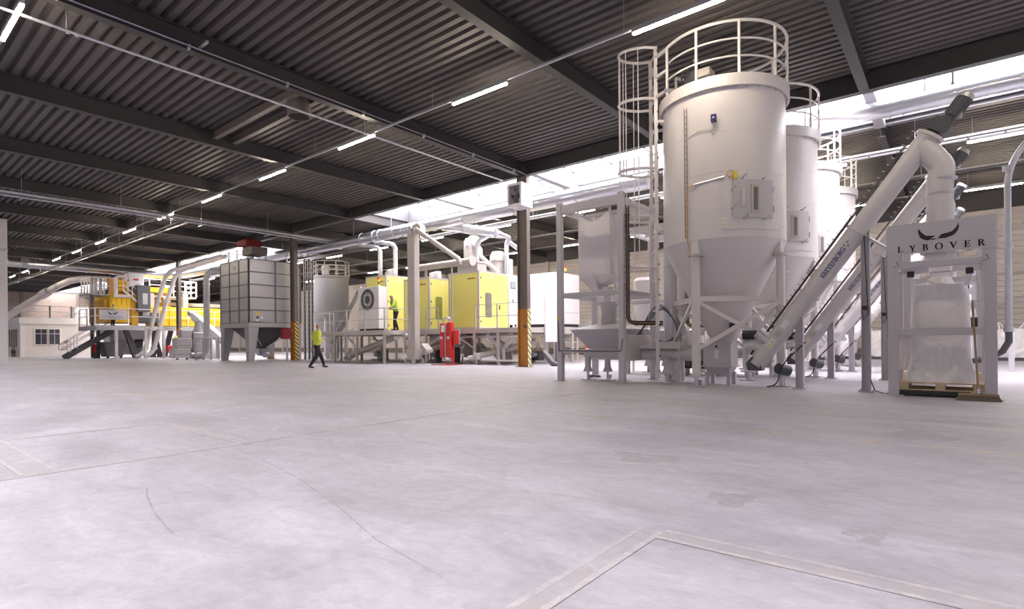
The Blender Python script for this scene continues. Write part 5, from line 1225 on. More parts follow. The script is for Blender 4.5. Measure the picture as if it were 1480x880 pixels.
# ------------------------------------------------------------------ grey filter bin on legs
fx0, fx1, fy0, fy1, fz0, fz1 = 15.65, 19.0, 32.8, 36.55, 2.33, 6.16
fb = thing('filter_bin', 'big grey panelled filter bin on tapered legs behind the second column', 'filter', (17.3, 34.7, 0))
MB().box(fx0 + .05, fy0 + .05, fz0, fx1 - .05, fy1 - .05, fz1).build('core', 'galv_m', fb, smooth=False)
zr = [fz0 + (fz1 - fz0) * k / 5 for k in range(6)]
ys = [fy0, fy0 + 1.25, fy0 + 2.5, fy1]
for k in range(5):
    for i in range(3): MB().bbox(fx0 + .015, ys[i] + .05, zr[k] + .025, fx0 + .06, ys[i + 1] - .05, zr[k + 1] - .025, .012).build('panel', 'zinc', fb, smooth=False)
    for i in range(2):
        a = fx0 + .05 + i * (fx1 - fx0 - .1) / 2; MB().bbox(a + .03, fy0 + .015, zr[k] + .025, a + (fx1 - fx0 - .1) / 2 - .03, fy0 + .06, zr[k + 1] - .025, .012).build('panel', 'zinc', fb, smooth=False)
for y in ys: MB().box(fx0 - .012, y - .03, fz0, fx0 + .04, y + .03, fz1).build('upright', 'seam', fb, smooth=False)
for i in range(3):
    x = fx0 + i * (fx1 - fx0) / 2; MB().box(x - .04, fy0 - .03, fz0, x + .04, fy0 + .04, fz1).build('upright', 'seam', fb, smooth=False)
for z in zr: MB().box(fx0 - .02, fy0 - .02, z - .02, fx1 + .02, fy1 + .02, z + .02).build('seam_rail', 'seam', fb, smooth=False)
MB().bbox(fx0 - .04, fy0 - .04, fz0 - .28, fx1 + .04, fy1 + .04, fz0, .02).build('ring_beam', 'zinc', fb, smooth=False)
for x, sx in ((fx0, 1), (fx1, -1)):
    for y, sy in ((fy0, 1), (fy1, -1)):
        MB().frustum((min(x, x + sx * .32), min(y, y + sy * .32), max(x, x + sx * .32), max(y, y + sy * .32), .02), (min(x, x + sx * .62), min(y, y + sy * .55), max(x, x + sx * .62), max(y, y + sy * .55), fz0 - .28)).build('leg', 'zinc', fb, smooth=False)
        MB().box(x + sx * .16 - .25, y + sy * .16 - .25, 0, x + sx * .16 + .25, y + sy * .16 + .25, .02).build('foot_plate', 'galv_m', fb, smooth=False)
MB().frustum((17.1, 34.4, 17.6, 34.9, .75), (fx0 + .4, fy0 + .4, fx1 - .4, fy1 - .4, fz0 - .2)).build('hopper', 'motor', fb, smooth=False)
MB().frustum((17.15, 34.45, 17.55, 34.85, .3), (17.0, 34.3, 17.7, 35.0, .75)).build('outlet', 'galv', fb, smooth=False)
MB().cyl((17.1, 33.8, .35), (17.6, 34.4, .35), .16, 14).build('outlet_valve', 'galv', fb); MB().bbox(17.2, 33.3, .1, 17.5, 33.5, .25, .02).build('outlet_motor', 'orange', fb, smooth=False)
for a, b in (((fx0 + .3, fy0 + .3, 1.95), (17.2, 34.3, .9)), ((fx1 - .3, fy0 + .3, 1.95), (17.5, 34.3, .8))): MB().bar(a, b, .07).build('diagonal_stay', 'galv', fb, smooth=False)
pn = MB().bbox(fx0 + .2, fy0 - .04, fz0 + .06, fx0 + .95, fy0 + .01, fz0 + .72, .01).build('access_panel', 'zinc', fb, smooth=False)
MB().box(fx0 + .42, fy0 - .05, fz0 + .50, fx0 + .62, fy0 - .041, fz0 + .62).build('warning_plate', 'ylabel', pn, smooth=False); MB().cyl((fx0 + .52, fy0 - .06, fz0 + .32), (fx0 + .52, fy0 - .04, fz0 + .32), .07, 14).build('port', 'black', pn); MB().box(fx0 + .7, fy0 - .05, fz0 + .26, fx0 + .84, fy0 - .041, fz0 + .36).build('notice', 'paper', pn, smooth=False); MB().box(fx0 + .45, fy0 - .05, fz0 + .1, fx0 + .58, fy0 - .041, fz0 + .2).build('notice', 'paper', pn, smooth=False)
def put(a, b, th): return Vector((fx0 + .012 - th, 34.75 - a, 5.72 + b))
eagle(put, .34, .003).build('eagle_emblem', 'ink', fb, smooth=False)
MB().box(fx0 + .006, 34.43, 5.63, fx0 + .012, 34.72, 5.66).build('emblem_line', 'ink', fb, smooth=False)
# on top of the bin
MB().cyl((16.4, 34.0, fz1), (16.4, 34.0, 6.5), .2, 14).build('roof_stub', 'galv_m', fb)
MB().bbox(15.95, 33.0, 6.48, 16.95, 34.2, 6.98, .02).build('roof_unit', 'column', fb, smooth=False)
for x, y in ((15.9, 35.9), (15.9, 34.8), (18.2, 33.0)): MB().cyl((x, y, fz1), (x, y, 6.9), .04, 8).build('roof_post', 'galv', fb)
for y in (33.4, 34.2, 35.0, 35.8): MB().cyl((fx0 + .2, y, fz1), (fx0 + .2, y, fz1 + .14), .06, 8).build('roof_valve', 'galv', fb)
rb = thing('roof_box', 'dark red machine box on top of the grey filter bin', 'red box', (16.5, 33.6, 7.1))
MB().bbox(15.6, 33.05, 6.98, 16.65, 34.25, 7.36, .06).build('body', 'red_d', rb, smooth=False); MB().bbox(15.8, 33.2, 7.36, 16.3, 33.9, 7.44, .03).build('lid', 'red_d', rb, smooth=False)
rc = thing('fire_hose_box', 'dark red box on a thin post at the left of the second column', 'red box', (17.3, 31.6, 0))
q = PY(412, 478, 31.6)
MB().bbox(q.x - .24, 31.45, 1.33, q.x + .2, 31.75, 1.95, .02).build('cabinet', 'red_d', rc, smooth=False); MB().box(q.x + .2, 31.47, 1.36, q.x + .36, 31.73, 1.92).build('side_door', 'red_d', rc, smooth=False)
MB().bar((q.x + .12, 31.6, 0), (q.x + .12, 31.6, 1.33), .08).build('post', 'galv', rc, smooth=False)
for z in (1.42, 1.85): MB().cyl((q.x + .36, 31.5, z), (q.x + .40, 31.5, z), .03, 8).build('knob', 'paper', rc)
# ladder-like cable racks right of the bin
for k, px in enumerate((441, 447, 452)):
    q = PY(px, 480, 33.2)
    t = thing('cable_riser', ['left of three upright cable racks beside the second column', 'middle of three upright cable racks beside the second column', 'right of three upright cable racks beside the second column'][k], 'cable rack', (q.x, 33.2, 0))
    for s in (-1, 1): MB().box(q.x + s * .07 - .012, 33.18, 0, q.x + s * .07 + .012, 33.24, 6.6).build('side_rail', 'galv', t, smooth=False)
    r0 = MB().box(q.x - .07, 33.19, .3, q.x + .07, 33.23, .33).build('rung', 'galv_m', t, smooth=False)
    for i in range(1, 21): inst(r0, 'rung', t, (0, 0, .3 * i))
    MB().box(q.x - .05, 33.21, 0, q.x + .05, 33.25, 6.6).build('cable_load', 'cable' if k == 1 else 'motor', t, smooth=False)
sp = thing('grey_side_panel', 'tall grey panelled post right of the second column foot', 'post', (19.2, 33.3, 0))
q = PY(433, 480, 33.3)
MB().bbox(q.x - .11, 33.3, 0, q.x + .11, 33.5, 5.9, .015).build('shaft', 'galv_m', sp, smooth=False)
for z in (1.9, 2.7, 3.5, 4.3, 5.1): MB().box(q.x - .115, 33.28, z, q.x + .115, 33.3, z + .03).build('seam', 'motor', sp, smooth=False)

# far grey silo with top railing
FS = Vector((25.6, 39.5, 0))
fs = thing('storage_silo', 'darker grey silo with top railing standing far behind the filter bin', 'silo', FS)
MB().lathe([(.25, .9), (1.33, 3.0), (1.35, 3.03), (1.35, 6.3), (1.42, 6.3), (1.42, 6.45), (0, 6.45)], (FS.x, FS.y), 40).build('body', 'galv_dark', fs)
for k in range(4):
    a = math.radians(35 + 90 * k); MB().bar((FS.x + 1.25 * math.cos(a), FS.y + 1.25 * math.sin(a), 0), (FS.x + 1.25 * math.cos(a), FS.y + 1.25 * math.sin(a), 3.2), .16).build('leg', 'galv_m', fs, smooth=False)
for z in (7.6, 7.25, 6.9): MB().tube([(FS.x + 1.38 * math.cos(t * .2618), FS.y + 1.38 * math.sin(t * .2618), z) for t in range(24)], .035, 6, closed=True).build('rail', 'beige', fs)
for k in range(10): a = 2 * math.pi * k / 10; MB().bar((FS.x + 1.38 * math.cos(a), FS.y + 1.38 * math.sin(a), 6.45), (FS.x + 1.38 * math.cos(a), FS.y + 1.38 * math.sin(a), 7.6), .06).build('rail_post', 'beige', fs, smooth=False)
MB().lathe([(0, 6.45), (.3, 6.45), (.3, 6.9), (.4, 7.0), (.3, 7.3), (0, 7.4)], (FS.x - .5, FS.y), 16).build('dust_filter', 'mwhite', fs)
fc = thing('screw_conveyor', 'slim dark grey inclined conveyor left of the emblem cabinet, in the background', 'conveyor', (24, 32, 0))
a, b = PY(480, 496, 31.5), PY(516, 426, 31.5)
MB().cyl(a, b, .13, 16).build('tube', 'seam', fc); MB().cyl(b, b + (b - a).normalized() * .35, .14, 14).build('motor', 'motor', fc)
mb_ = a.lerp(b, .55); MB().bar((mb_.x, mb_.y, 0), mb_, .12).build('support_post', 'galv_m', fc, smooth=False); MB().bar((a.x, a.y, 0), a, .12).build('support_post', 'galv_m', fc, smooth=False)
for k, px in enumerate((466, 482, 494, 505)):
    q = PY(px, 500, 33); t = thing('support_frame', ['leftmost background steel stand left of the platform railing', 'second background steel stand left of the platform railing', 'third background steel stand under the slim conveyor', 'rightmost background steel stand under the slim conveyor'][k], 'stand', (q.x, 33, 0))
    for s in (-.35, .35): MB().bar((q.x + s, 33, 0), (q.x + s * .8, 33, 1.9 + .2 * (k % 2)), .1).build('leg', 'galv_m', t, smooth=False)
    MB().bar((q.x - .35, 33, 1.3), (q.x + .35, 33, 1.3), .08).build('rail', 'galv_m', t, smooth=False)

# ------------------------------------------------------------------ pneumatic pipes and blower in front of the shredder
for k, dx in enumerate((0, .72)):
    t = thing('conveying_pipe', ['left of two parallel white pipes slanting up in front of the shredder', 'right of two parallel white pipes slanting up in front of the shredder'][k], 'pipe', (14.4 + dx, 47, 0))
    pts = [PY(198 + 12 * k, 515, 47), PY(208 + 12 * k, 512, 47), PY(229 + 13 * k, 432, 47), PY(241 + 14 * k, 394, 47), PY(272 + 14 * k, 383, 46), PY(320 + 6 * k, 370, 40)]
    pts[0].z = max(pts[0].z, .16)
    MB().tube(path(pts, .55), .15, 16).build('pipe_run', 'conv', t)
    d = (pts[2] - pts[1]).normalized(); 
    for f in (.02, .96): ring_on(MB(), pts[1].lerp(pts[2], f) + (d * .4 if f < .5 else Vector((0, 0, 0))), d, .22, .16).build('coupling', 'conv', t)
st_ = thing('pipe_stand', 'thin white goal-shaped stand around the slanting pipes', 'stand', (15.3, 46.6, 0))
qa, qb = PY(211, 517, 46.6), PY(237, 517, 46.6)
for q in (qa, qb): MB().bar((q.x, 46.6, 0), (q.x, 46.6, 2.3), .13).build('post', 'silo', st_, smooth=False)
MB().bar((qa.x - .06, 46.6, 2.3), (qb.x + .06, 46.6, 2.3), .13).build('cross_bar', 'silo', st_, smooth=False)
vt = thing('conveying_pipe', 'upright white pipe with a hooked top next to the grey filter bin', 'pipe', (16.2, 40, 0))
a = PY(299, 480, 40); a0 = PY(285, 514, 40)
MB().tube(path([(a0.x - .4, 40, .30), (a.x, 40, .30), (a.x, 40, 6.05), (a.x + .9, 39.2, 6.05), (a.x + 1.4, 37.2, 6.0)], .6), .20, 18).build('pipe_run', 'galv_m', vt)
for z in (3.0, 5.2): ring_on(MB(), (a.x, 40, z), (0, 0, 1), .23, .06).build('flange', 'galv', vt)
bl = thing('blower_unit', 'grey blower with boxy silencer between the shredder and the filter bin', 'blower', (15.4, 42, 0))
q = PY(265, 505, 42); x = q.x
MB().bbox(x - .7, 41.6, .12, x + .35, 42.6, .75, .03).build('base_case', 'silo_d', bl, smooth=False); MB().bbox(x - .5, 41.7, .75, x + .5, 42.6, 1.5, .03).build('silencer', 'silo_d', bl, smooth=False); MB().bbox(x - .2, 41.8, 1.5, x + .5, 42.5, 2.05, .03).build('intake_box', 'silo_d', bl, smooth=False)
MB().bbox(x + .55, 41.7, .05, x + 1.3, 42.6, 1.9, .03).build('motor_case', 'galv_m', bl, smooth=False); MB().cyl((x + .9, 41.7, .7), (x + .9, 41.45, .7), .42, 20).build('fan_housing', 'galv_m', bl)
MB().lathe([(.3, 1.9), (.2, 2.4), (.2, 2.7), (0, 2.7)], (x + 1.0, 42.1), 16).build('outlet_neck', 'galv_m', bl)
for z in (.35, .95): MB().box(x - .705, 41.595, z, x + .355, 41.6, z + .02).build('seam', 'motor', bl, smooth=False)
for s in (-.5, .1): MB().cyl((x + s, 41.58, .05), (x + s, 41.75, .05), .06, 10).build('caster', 'black', bl)
rl = thing('guard_rail', 'low grey guard rail in front of the upright hooked pipe', 'railing', (16.2, 39.3, 0))
pa, pb = PY(283, 518, 39.2), PY(316, 518, 39.2); railing(rl, [(pa.x, 39.2), (pb.x, 39.2)], 0, 1.5, 'galv_m', .04, (1.0,), .45)
bc = thing('belt_conveyor', 'white enclosed belt descending from the shredder to the filter bin', 'conveyor', (17.5, 43, 0))
a, b = PY(280, 455, 44), PY(322, 491, 42)
MB().bar(a, b, .6, .35).build('belt_cover', 'mwhite', bc, smooth=False); MB().bar(a - UP * .25, b - UP * .25, .5, .18).build('belt_bed', 'silo_d', bc, smooth=False)
MB().cyl(a + Vector((-.35, 0, .1)), a + Vector((.1, 0, .1)), .2, 14).build('head_drum', 'galv_m', bc)
for f in (.15, .8): p_ = a.lerp(b, f); MB().bar((p_.x, p_.y, 0), p_ - UP * .3, .12).build('leg', 'galv_m', bc, smooth=False)
yb_ = thing('drain_valve', 'yellow and red valve by the orange foot of the third column', 'valve', (16.5, 46.3, 0))
q = PY(253, 500, 46.3)
MB().tube([(q.x + .55, 46.3, 1.75), (q.x + .1, 46.3, 1.6), (q.x, 46.3, 1.3), (q.x, 46.3, .6)], [.08, .12, .2, .12], 10).build('yellow_body', 'ylabel', yb_); MB().bbox(q.x - .6, 46.2, .45, q.x - .1, 46.45, 1.0, .08).build('red_handwheel', 'red', yb_, smooth=False); MB().bar((q.x - .1, 46.3, 0), (q.x - .1, 46.3, .7), .1).build('stand', 'motor', yb_, smooth=False)
for k in range(6):
    q = PY(286 + k * 7, 508, 43.5); t = thing('white_sack', ['leftmost', 'second', 'third', 'fourth', 'fifth', 'rightmost'][k] + ' of the white sacks heaped behind the guard rail', 'sack', (q.x, 43.5, 0), 'white sacks behind the guard rail')
    bag_mesh(q.x, 43.5, 0.01, 1.1 + .25 * (k % 3), .55, .7, 40 + k, bulge=.2, crumple=.05).build('sack', 'bag', t)

# ------------------------------------------------------------------ yellow shredder on its platform
PYF = 51.0; PD = 2.56
sp = thing('shredder_platform', 'raised grey platform with railings around the yellow shredder', 'platform', (16.5, 53, 0))
xa, xb = 12.65, 23.5
MB().box(xa, PYF, PD - .06, xb, 55.4, PD).build('deck_plate', 'galv_m', sp, smooth=False)
MB().bar((xa, PYF, PD - .2), (xb, PYF, PD - .2), .1, .3).build('edge_beam', 'galv_m', sp, smooth=False); MB().bar((xa, PYF, PD - .2), (xa, 55.4, PD - .2), .1, .3).build('edge_beam', 'galv_m', sp, smooth=False)
for px in (168, 237): q = PY(px, 500, PYF + .1); MB().bar((q.x, PYF + .1, .02), (q.x, PYF + .1, PD - .3), .2).build('leg', 'silo_d', sp, smooth=False); MB().box(q.x - .25, PYF - .1, 0, q.x + .25, PYF + .35, .02).build('leg_plate', 'silo_d', sp, smooth=False)
for px, yy in ((142, 53), (134, 56), (222, 53), (262, 53)): q = PY(px, 500, yy); MB().bar((q.x, yy, 0), (q.x, yy, PD - .1), .22).build('leg', 'steel_d', sp, smooth=False)
railing(sp, [(xa, 55.3), (xa, PYF + .05), (xb, PYF + .05)], PD, 1.35, 'silo', .035, (1.0, .55), 2.0)
sgn = MB().box(12.9, PYF - .03, 3.03, 14.7, PYF, 3.78).build('sign_panel', 'frame', sp, smooth=False)
size, gap = .17, .055; w = text_width('LYBOVER', size, gap)
def put(a_, b_, th): return Vector((13.8 - w / 2 + a_, PYF - .032 - th, 3.12 + b_))
m_, _ = lettering('LYBOVER', size, gap, put, .004); m_.build('sign_lettering', 'motor', sgn, smooth=False)
def put(a_, b_, th): return Vector((13.46 + a_, PYF - .032 - th, 3.42 + b_))
eagle(put, .66, .004).build('eagle_emblem', 'ink', sgn, smooth=False)
# tapered dark under-frame and hopper
hp = thing('discharge_hopper', 'pale grey discharge hopper hanging below the shredder deck', 'hopper', (15, 54, 0))
a, b = PY(156, 474, 54), PY(211, 474, 54)
MB().frustum((a.x + .5, 54.2, b.x - .3, 55.6, .25), (a.x, 54, b.x, 56.5, 2.4)).build('body', 'silo', hp, smooth=False)
MB().prism([(0, 0), (.55, 0), (-.35, 2.3), (-.65, 2.3)], (PY(193, 514, 52.6).x, 52.6, 0), (1, 0, 0), (0, 0, 1), -.3).build('tapered_leg', 'steel_d', hp, smooth=False)
q = PY(200, 500, 54.1); MB().box(q.x - .28, 53.98, .8, q.x + .28, 54.3, 1.5).build('hatch', 'motor', hp, smooth=False)
MB().box(a.x + .2, 53.98, 1.35, b.x - .1, 54.1, 1.45).build('stiffener', 'silo_d', hp, smooth=False)
for k, (px0, px1) in enumerate(((221, 229), (234, 224), (243, 252), (228, 236))):
    p0, p1 = PY(px0, 515, 53.5), PY(px1, 476, 53.5); t = thing('frame_leg', ['leftmost', 'second', 'third', 'rightmost'][k] + ' dark slanted leg under the shredder platform', 'leg', (p0.x, 53.5, 0), 'dark slanted legs under the shredder')
    MB().bar((p0.x, 53.5 + .4 * k, 0), (p1.x, 53.5 + .4 * k, 2.3), .4, .3).build('strut', 'steel_d', t, smooth=False); MB().box(p0.x - .35, 53.3 + .4 * k, 0, p0.x + .35, 53.8 + .4 * k, .05).build('foot_plate', 'steel_d', t, smooth=False)
sk = thing('waste_container', 'dark grey waste container under the shredder platform', 'container', (14.2, 52.5, 0))
a, b = PY(150, 516, 52), PY(182, 516, 52)
MB().frustum((a.x + .2, 52.0, b.x - .2, 53.4, .12), (a.x, 51.9, b.x, 53.5, 1.15)).build('tub', 'bin', sk, smooth=False); MB().box(a.x - .06, 51.84, 1.1, b.x + .06, 53.56, 1.3).build('rim', 'bin', sk, smooth=False)
for x in (a.x + .3, b.x - .3): MB().cyl((x, 52.05, .07), (x, 52.2, .07), .08, 10).build('caster', 'black', sk)
# stairs
sr = thing('platform_stairs', 'grey steel stairs with handrails leading up to the shredder platform', 'stairs', (11.8, 53.0, 0))
p0 = Vector((11.2, 53.0, 0)); p1 = Vector((14.7, 53.0, PD))
for y in (52.6, 53.5): MB().bar((p0.x, y, .12), (p1.x, y, PD - .05), .06, .34).build('stringer', 'bin', sr, smooth=False)
tr = None
for k in range(13):
    x = p0.x + .15 + (p1.x - p0.x) * k / 13; z = .2 + PD * k / 13.5
    if tr is None: tr = MB().box(x, 52.62, z, x + .26, 53.48, z + .04).build('tread', 'bin', sr, smooth=False); x_, z_ = x, z
    else: inst(tr, 'tread', sr, (x - x_, 0, z - z_))
for y in (52.6, 53.5):
    for h in (1.0, .55): MB().tube([(p0.x - .05, y, .25 + h), (p1.x - .4, y, PD - .1 + h)], .03, 6).build('handrail', 'galv', sr)
    for f in (.08, .2, .5, .8): MB().bar((p0.x + (p1.x - p0.x) * f, y, .2 + PD * f), (p0.x + (p1.x - p0.x) * f, y, 1.2 + PD * f), .05).build('rail_post', 'galv', sr, smooth=False)
    MB().tube(path([(p0.x + .2, y, 1.35), (p0.x - .25, y, 1.1), (p0.x - .25, y, .7), (p0.x + .1, y, .75)], .15), .03, 6).build('handrail_end', 'galv', sr)
fe = thing('fire_extinguisher', 'small red fire extinguisher under the shredder platform stairs', 'extinguisher', (13.3, 53, .7))
q = PY(137, 505, 52.8); MB().lathe([(0, .5), (.12, .5), (.12, 1.05), (.06, 1.15), (0, 1.2)], (q.x, 52.8), 12).build('bottle', 'red', fe); MB().box(q.x - .1, 52.75, 0, q.x + .1, 52.85, .5).build('bracket', 'motor', fe, smooth=False)
# shredder
sd = thing('shredder', 'yellow industrial shredder with amber side and grey motor cover', 'shredder', (16, 55, PD))
def pyb(x0, y0, x1, y1, Y, dep, nm, m, par=sd, b=.03):
    a_, b_ = PY(x0, y1, Y), PY(x1, y0, Y); return MB().bbox(a_.x, Y, a_.z, b_.x, Y + dep, b_.z, b).build(nm, m, par, smooth=False)
pyb(150, 433, 160, 466, 52.6, 4, 'side_wall', 'amber')
hd_ = pyb(159, 426, 199, 466, 52.4, 4, 'head_block', 'yellow')
for k in range(5): pyb(161 + k * 7.4, 429, 166.5 + k * 7.4, 441, 52.36, .1, 'rib', 'yellow', hd_)
for k in range(4): pyb(184 + 3 * k, 446, 186 + 3 * k, 462, 52.36, .1, 'rib', 'amber', hd_)
for k in range(3): pyb(160, 444 + 8 * k, 197, 445.5 + 8 * k, 52.35, .1, 'rib', 'yellow', hd_)
pyb(190, 424, 200, 470, 52.3, .5, 'amber_post', 'amber')
cvr = pyb(199, 413, 217.5, 450, 52.0, 2, 'motor_cover', 'bin'); pyb(206, 424, 213.5, 440, 51.97, .1, 'grey_label', 'silo_d', cvr); 
pyb(199, 452, 230, 466, 52.6, 3, 'lower_frame', 'steel_d')
bd = pyb(210, 447, 330, 462, 52.8, 3.5, 'body_beam', 'yellow'); pyb(228, 458, 330, 471, 52.9, 3, 'body_lower', 'yellow')
for k in range(7): pyb(232 + 13 * k, 446, 234 + 13 * k, 471, 52.75, .1, 'rib', 'yellow', bd)
pyb(206, 451, 216, 456, 52.5, .3, 'ram', 'galv')
pyb(168, 401, 184, 430, 53.5, 2, 'feed_chute', 'orange'); 
for k in range(3): pyb(170, 405 + 6 * k, 183, 409 + 6 * k, 53.45, .1, 'chute_slat', 'yellow')
pyb(186, 395, 208, 425, 54.0, 3, 'feed_hopper', 'mwhite'); pyb(193, 403, 201, 405, 53.96, .1, 'red_mark', 'red'); pyb(196, 410, 203, 416, 53.96, .1, 'hopper_vent', 'silo_d')
pyb(214, 417, 250, 422, 54, 2.5, 'upper_beam', 'yellow'); pyb(220, 427, 247, 446, 54.6, 2, 'rear_block', 'amber')
for k, (x0, x1) in enumerate(((199, 205), (247, 254))): pyb(x0 + 18, 424, x1 + 18, 447, 53.6, .3, 'upright', 'silo_d')
# upper walkways
uw = thing('upper_walkway', 'upper railed walkway above the left end of the yellow shredder', 'walkway', (14, 53, 4.9))
a, b = PY(131, 431, 52.5), PY(170, 426, 52.5)
MB().box(a.x, 52.5, 5.0, b.x + .5, 55.5, 5.1).build('deck_plate', 'galv_m', uw, smooth=False); railing(uw, [(a.x, 55), (a.x, 52.55), (b.x, 52.55)], 5.1, 1.3, 'silo', .04, (1.0, .5), .9)
for x in (a.x + .1,): MB().bar((x, 52.6, PD), (x, 52.6, 5.0), .18).build('upright', 'steel_d', uw, smooth=False)
for px in (133, 139, 146): q = PY(px, 415, 53.4); MB().bbox(q.x - .12, 53.4, 5.1, q.x + .1, 53.6, 6.4, .03).build('tank', 'galv', uw, smooth=False)
MB().tube(path([PY(167, 430, 52.2), PY(167, 400, 52.2), PY(182, 399, 52.2), PY(182, 404, 52.2)], .25), .11, 10).build('bent_pipe', 'silo', uw); MB().tube(path([PY(165, 428, 52.2), PY(190, 428, 52.2)], .2), .12, 10).build('level_pipe', 'silo', uw)
us = thing('upper_stairs', 'white railed steps descending from the shredder feed hopper', 'stairs', (16, 52.6, 5))
a, b = PY(178, 402, 52.3), PY(204, 424, 52.3)
for dz in (0, -.55): MB().tube([a + UP * dz, b + UP * dz], .045, 6).build('handrail', 'silo', us)
for f in (0, .25, .5, .75, 1): p_ = a.lerp(b, f); MB().bar(p_ - UP * 1.0, p_, .06).build('rail_post', 'silo', us, smooth=False)
MB().bar(a - UP * 1.0, b - UP * 1.0, .25, .12).build('stringer', 'silo', us, smooth=False)
uw2 = thing('upper_walkway', 'upper railed walkway above the right end of the yellow shredder', 'walkway', (18, 54, 5))
a, b = PY(205, 428, 54), PY(284, 428, 54)
MB().box(a.x, 54, 5.2, b.x, 56.5, 5.32).build('deck_plate', 'silo_d', uw2, smooth=False); railing(uw2, [(a.x + .6, 54.05), (b.x, 54.05), (b.x, 56.4)], 5.32, 1.4, 'silo', .045, (1.0, .66, .33), 1.0)
for px in (238, 262): q = PY(px, 440, 54.2); MB().bar((q.x, 54.2, PD), (q.x, 54.2, 5.2), .25).build('upright', 'silo_d', uw2, smooth=False)
MB().bar((a.x, 55, 4.7), (b.x + 3, 55, 4.7), .15, .3).build('support_beam', 'galv_m', uw2, smooth=False)
# curved pipe into the office roof
cp = thing('conveying_pipe', 'grey curved pipe sloping from the shredder down to the office roof', 'pipe', (11, 58, 3))
MB().tube([PY(158, 404, 56), PY(140, 403, 57), PY(118, 403, 58), PY(100, 406, 58.5), PY(84, 413, 59), PY(70, 421, 59.5), PY(55, 430, 60), PY(30, 445, 60.5), PY(-5, 467, 61)], .27, 14).build('pipe_run', 'silo_d', cp)
a, b = PY(70, 421, 59.5), PY(60, 427, 59.9); MB().cyl(a, b, .36, 14).build('coupling', 'silo_d', cp)

# ------------------------------------------------------------------ office block
of = thing('office_block', 'low cream block office with a railed flat roof at the left', 'office', (15, 68, 0))
OX, OY = 10.95, 67.0
mb = MB().box(OX + .3, OY + .02, 0, 24, OY + 6.9, 3.1).build('wall_front', 'block', of, smooth=False)
MB().box(OX + .01, OY + .3, 0, OX + .29, OY + 6.9, 3.1).build('wall_side', 'block_side', of, smooth=False)
MB().box(OX - .02, OY - .02, 0, OX + .32, OY + .32, 3.1).build('corner_post', 'fascia', of, smooth=False)
MB().bbox(OX - .12, OY - .12, 3.1, 24.1, OY + 7, 3.68, .02).build('fascia', 'fascia', of, smooth=False)
for x0, x1 in ((11.98, 12.86), (13.0, 13.82)):
    wn = MB().box(x0 - .1, OY - .03, 1.1, x1 + .1, OY + .02, 2.68).build('window_frame', 'fascia', of, smooth=False)
    for z0, z1 in ((1.18, 2.15), (2.2, 2.6)):
        hw_ = (x1 - x0) / 2
        for i in range(2): MB().box(x0 + .02 + i * hw_, OY - .045, z0, x0 - .02 + (i + 1) * hw_, OY - .03, z1).build('pane', 'glass', wn, smooth=False)
for k in range(4): MB().box(OX - .03, OY + 1.2 + k * 1.0, .95, OX + .02, OY + 2.0 + k * 1.0, 2.6).build('side_pane', 'glass', of, smooth=False)
MB().box(OX - .05, OY + 1.0, .85, OX + .01, OY + 5.2, .95).build('side_sill', 'fascia', of, smooth=False)
for k in range(5): MB().box(OX - .06, OY + 1.0 + k * 1.0, .95, OX + .02, OY + 1.2 + k * 1.0, 2.6).build('side_mullion', 'block_side', of, smooth=False)
for px in (28, 72, 103): q = PY(px, 450, OY + .1); MB().bar((q.x, OY + .1, 3.68), (q.x, OY + .1, 4.85), .11).build('roof_rail_post', 'steel_d', of, smooth=False)
for k in range(4): MB().bar((OX + .1, OY + 1.5 + k * 1.5, 3.68), (OX + .1, OY + 1.5 + k * 1.5, 4.85), .1).build('roof_rail_post', 'steel_d', of, smooth=False)
for z in (4.8, 4.25): MB().tube([(OX + .1, OY + .1, z), (24, OY + .1, z)], .035, 6).build('roof_rail', 'silo_d', of); MB().tube([(OX + .1, OY + .1, z), (OX + .1, OY + 6.8, z)], .035, 6).build('roof_rail', 'silo_d', of)
for k, px in enumerate((110, 117, 124)):
    q = PY(px, 445, OY + 2); t = thing('roof_tank', ['left', 'middle', 'right'][k] + ' white upright tank on the office roof beside the shredder platform', 'tank', (q.x, OY + 2, 3.68))
    MB().lathe([(0, 3.68), (.3, 3.68), (.3, 4.75), (.2, 4.85), (0, 4.85)], (q.x, OY + 2), 16).build('shell', 'mwhite', t); MB().lathe([(.31, 4.2), (.33, 4.2), (.33, 4.26), (.31, 4.26)], (q.x, OY + 2), 16).build('hoop', 'silo_d', t)
bk = thing('parked_bicycle', 'small dark bicycle shape leaning against the side of the office', 'bicycle', (10.6, 68.5, 0))
for y in (68.1, 69.1): MB().tube([(10.7, y + .33 * math.cos(t * .5236), .36 + .33 * math.sin(t * .5236)) for t in range(12)], .03, 6, closed=True).build('wheel', 'black', bk)
MB().tube([(10.7, 68.1, .36), (10.7, 68.45, .85), (10.7, 68.9, .85), (10.7, 69.1, .36)], .03, 6).build('bike_frame', 'black', bk); MB().bbox(10.65, 68.35, .85, 10.75, 68.6, .92, .02).build('saddle', 'black', bk); MB().tube([(10.45, 68.9, 1.0), (10.7, 68.92, .95), (10.95, 68.9, 1.0)], .02, 6).build('handlebar', 'black', bk)

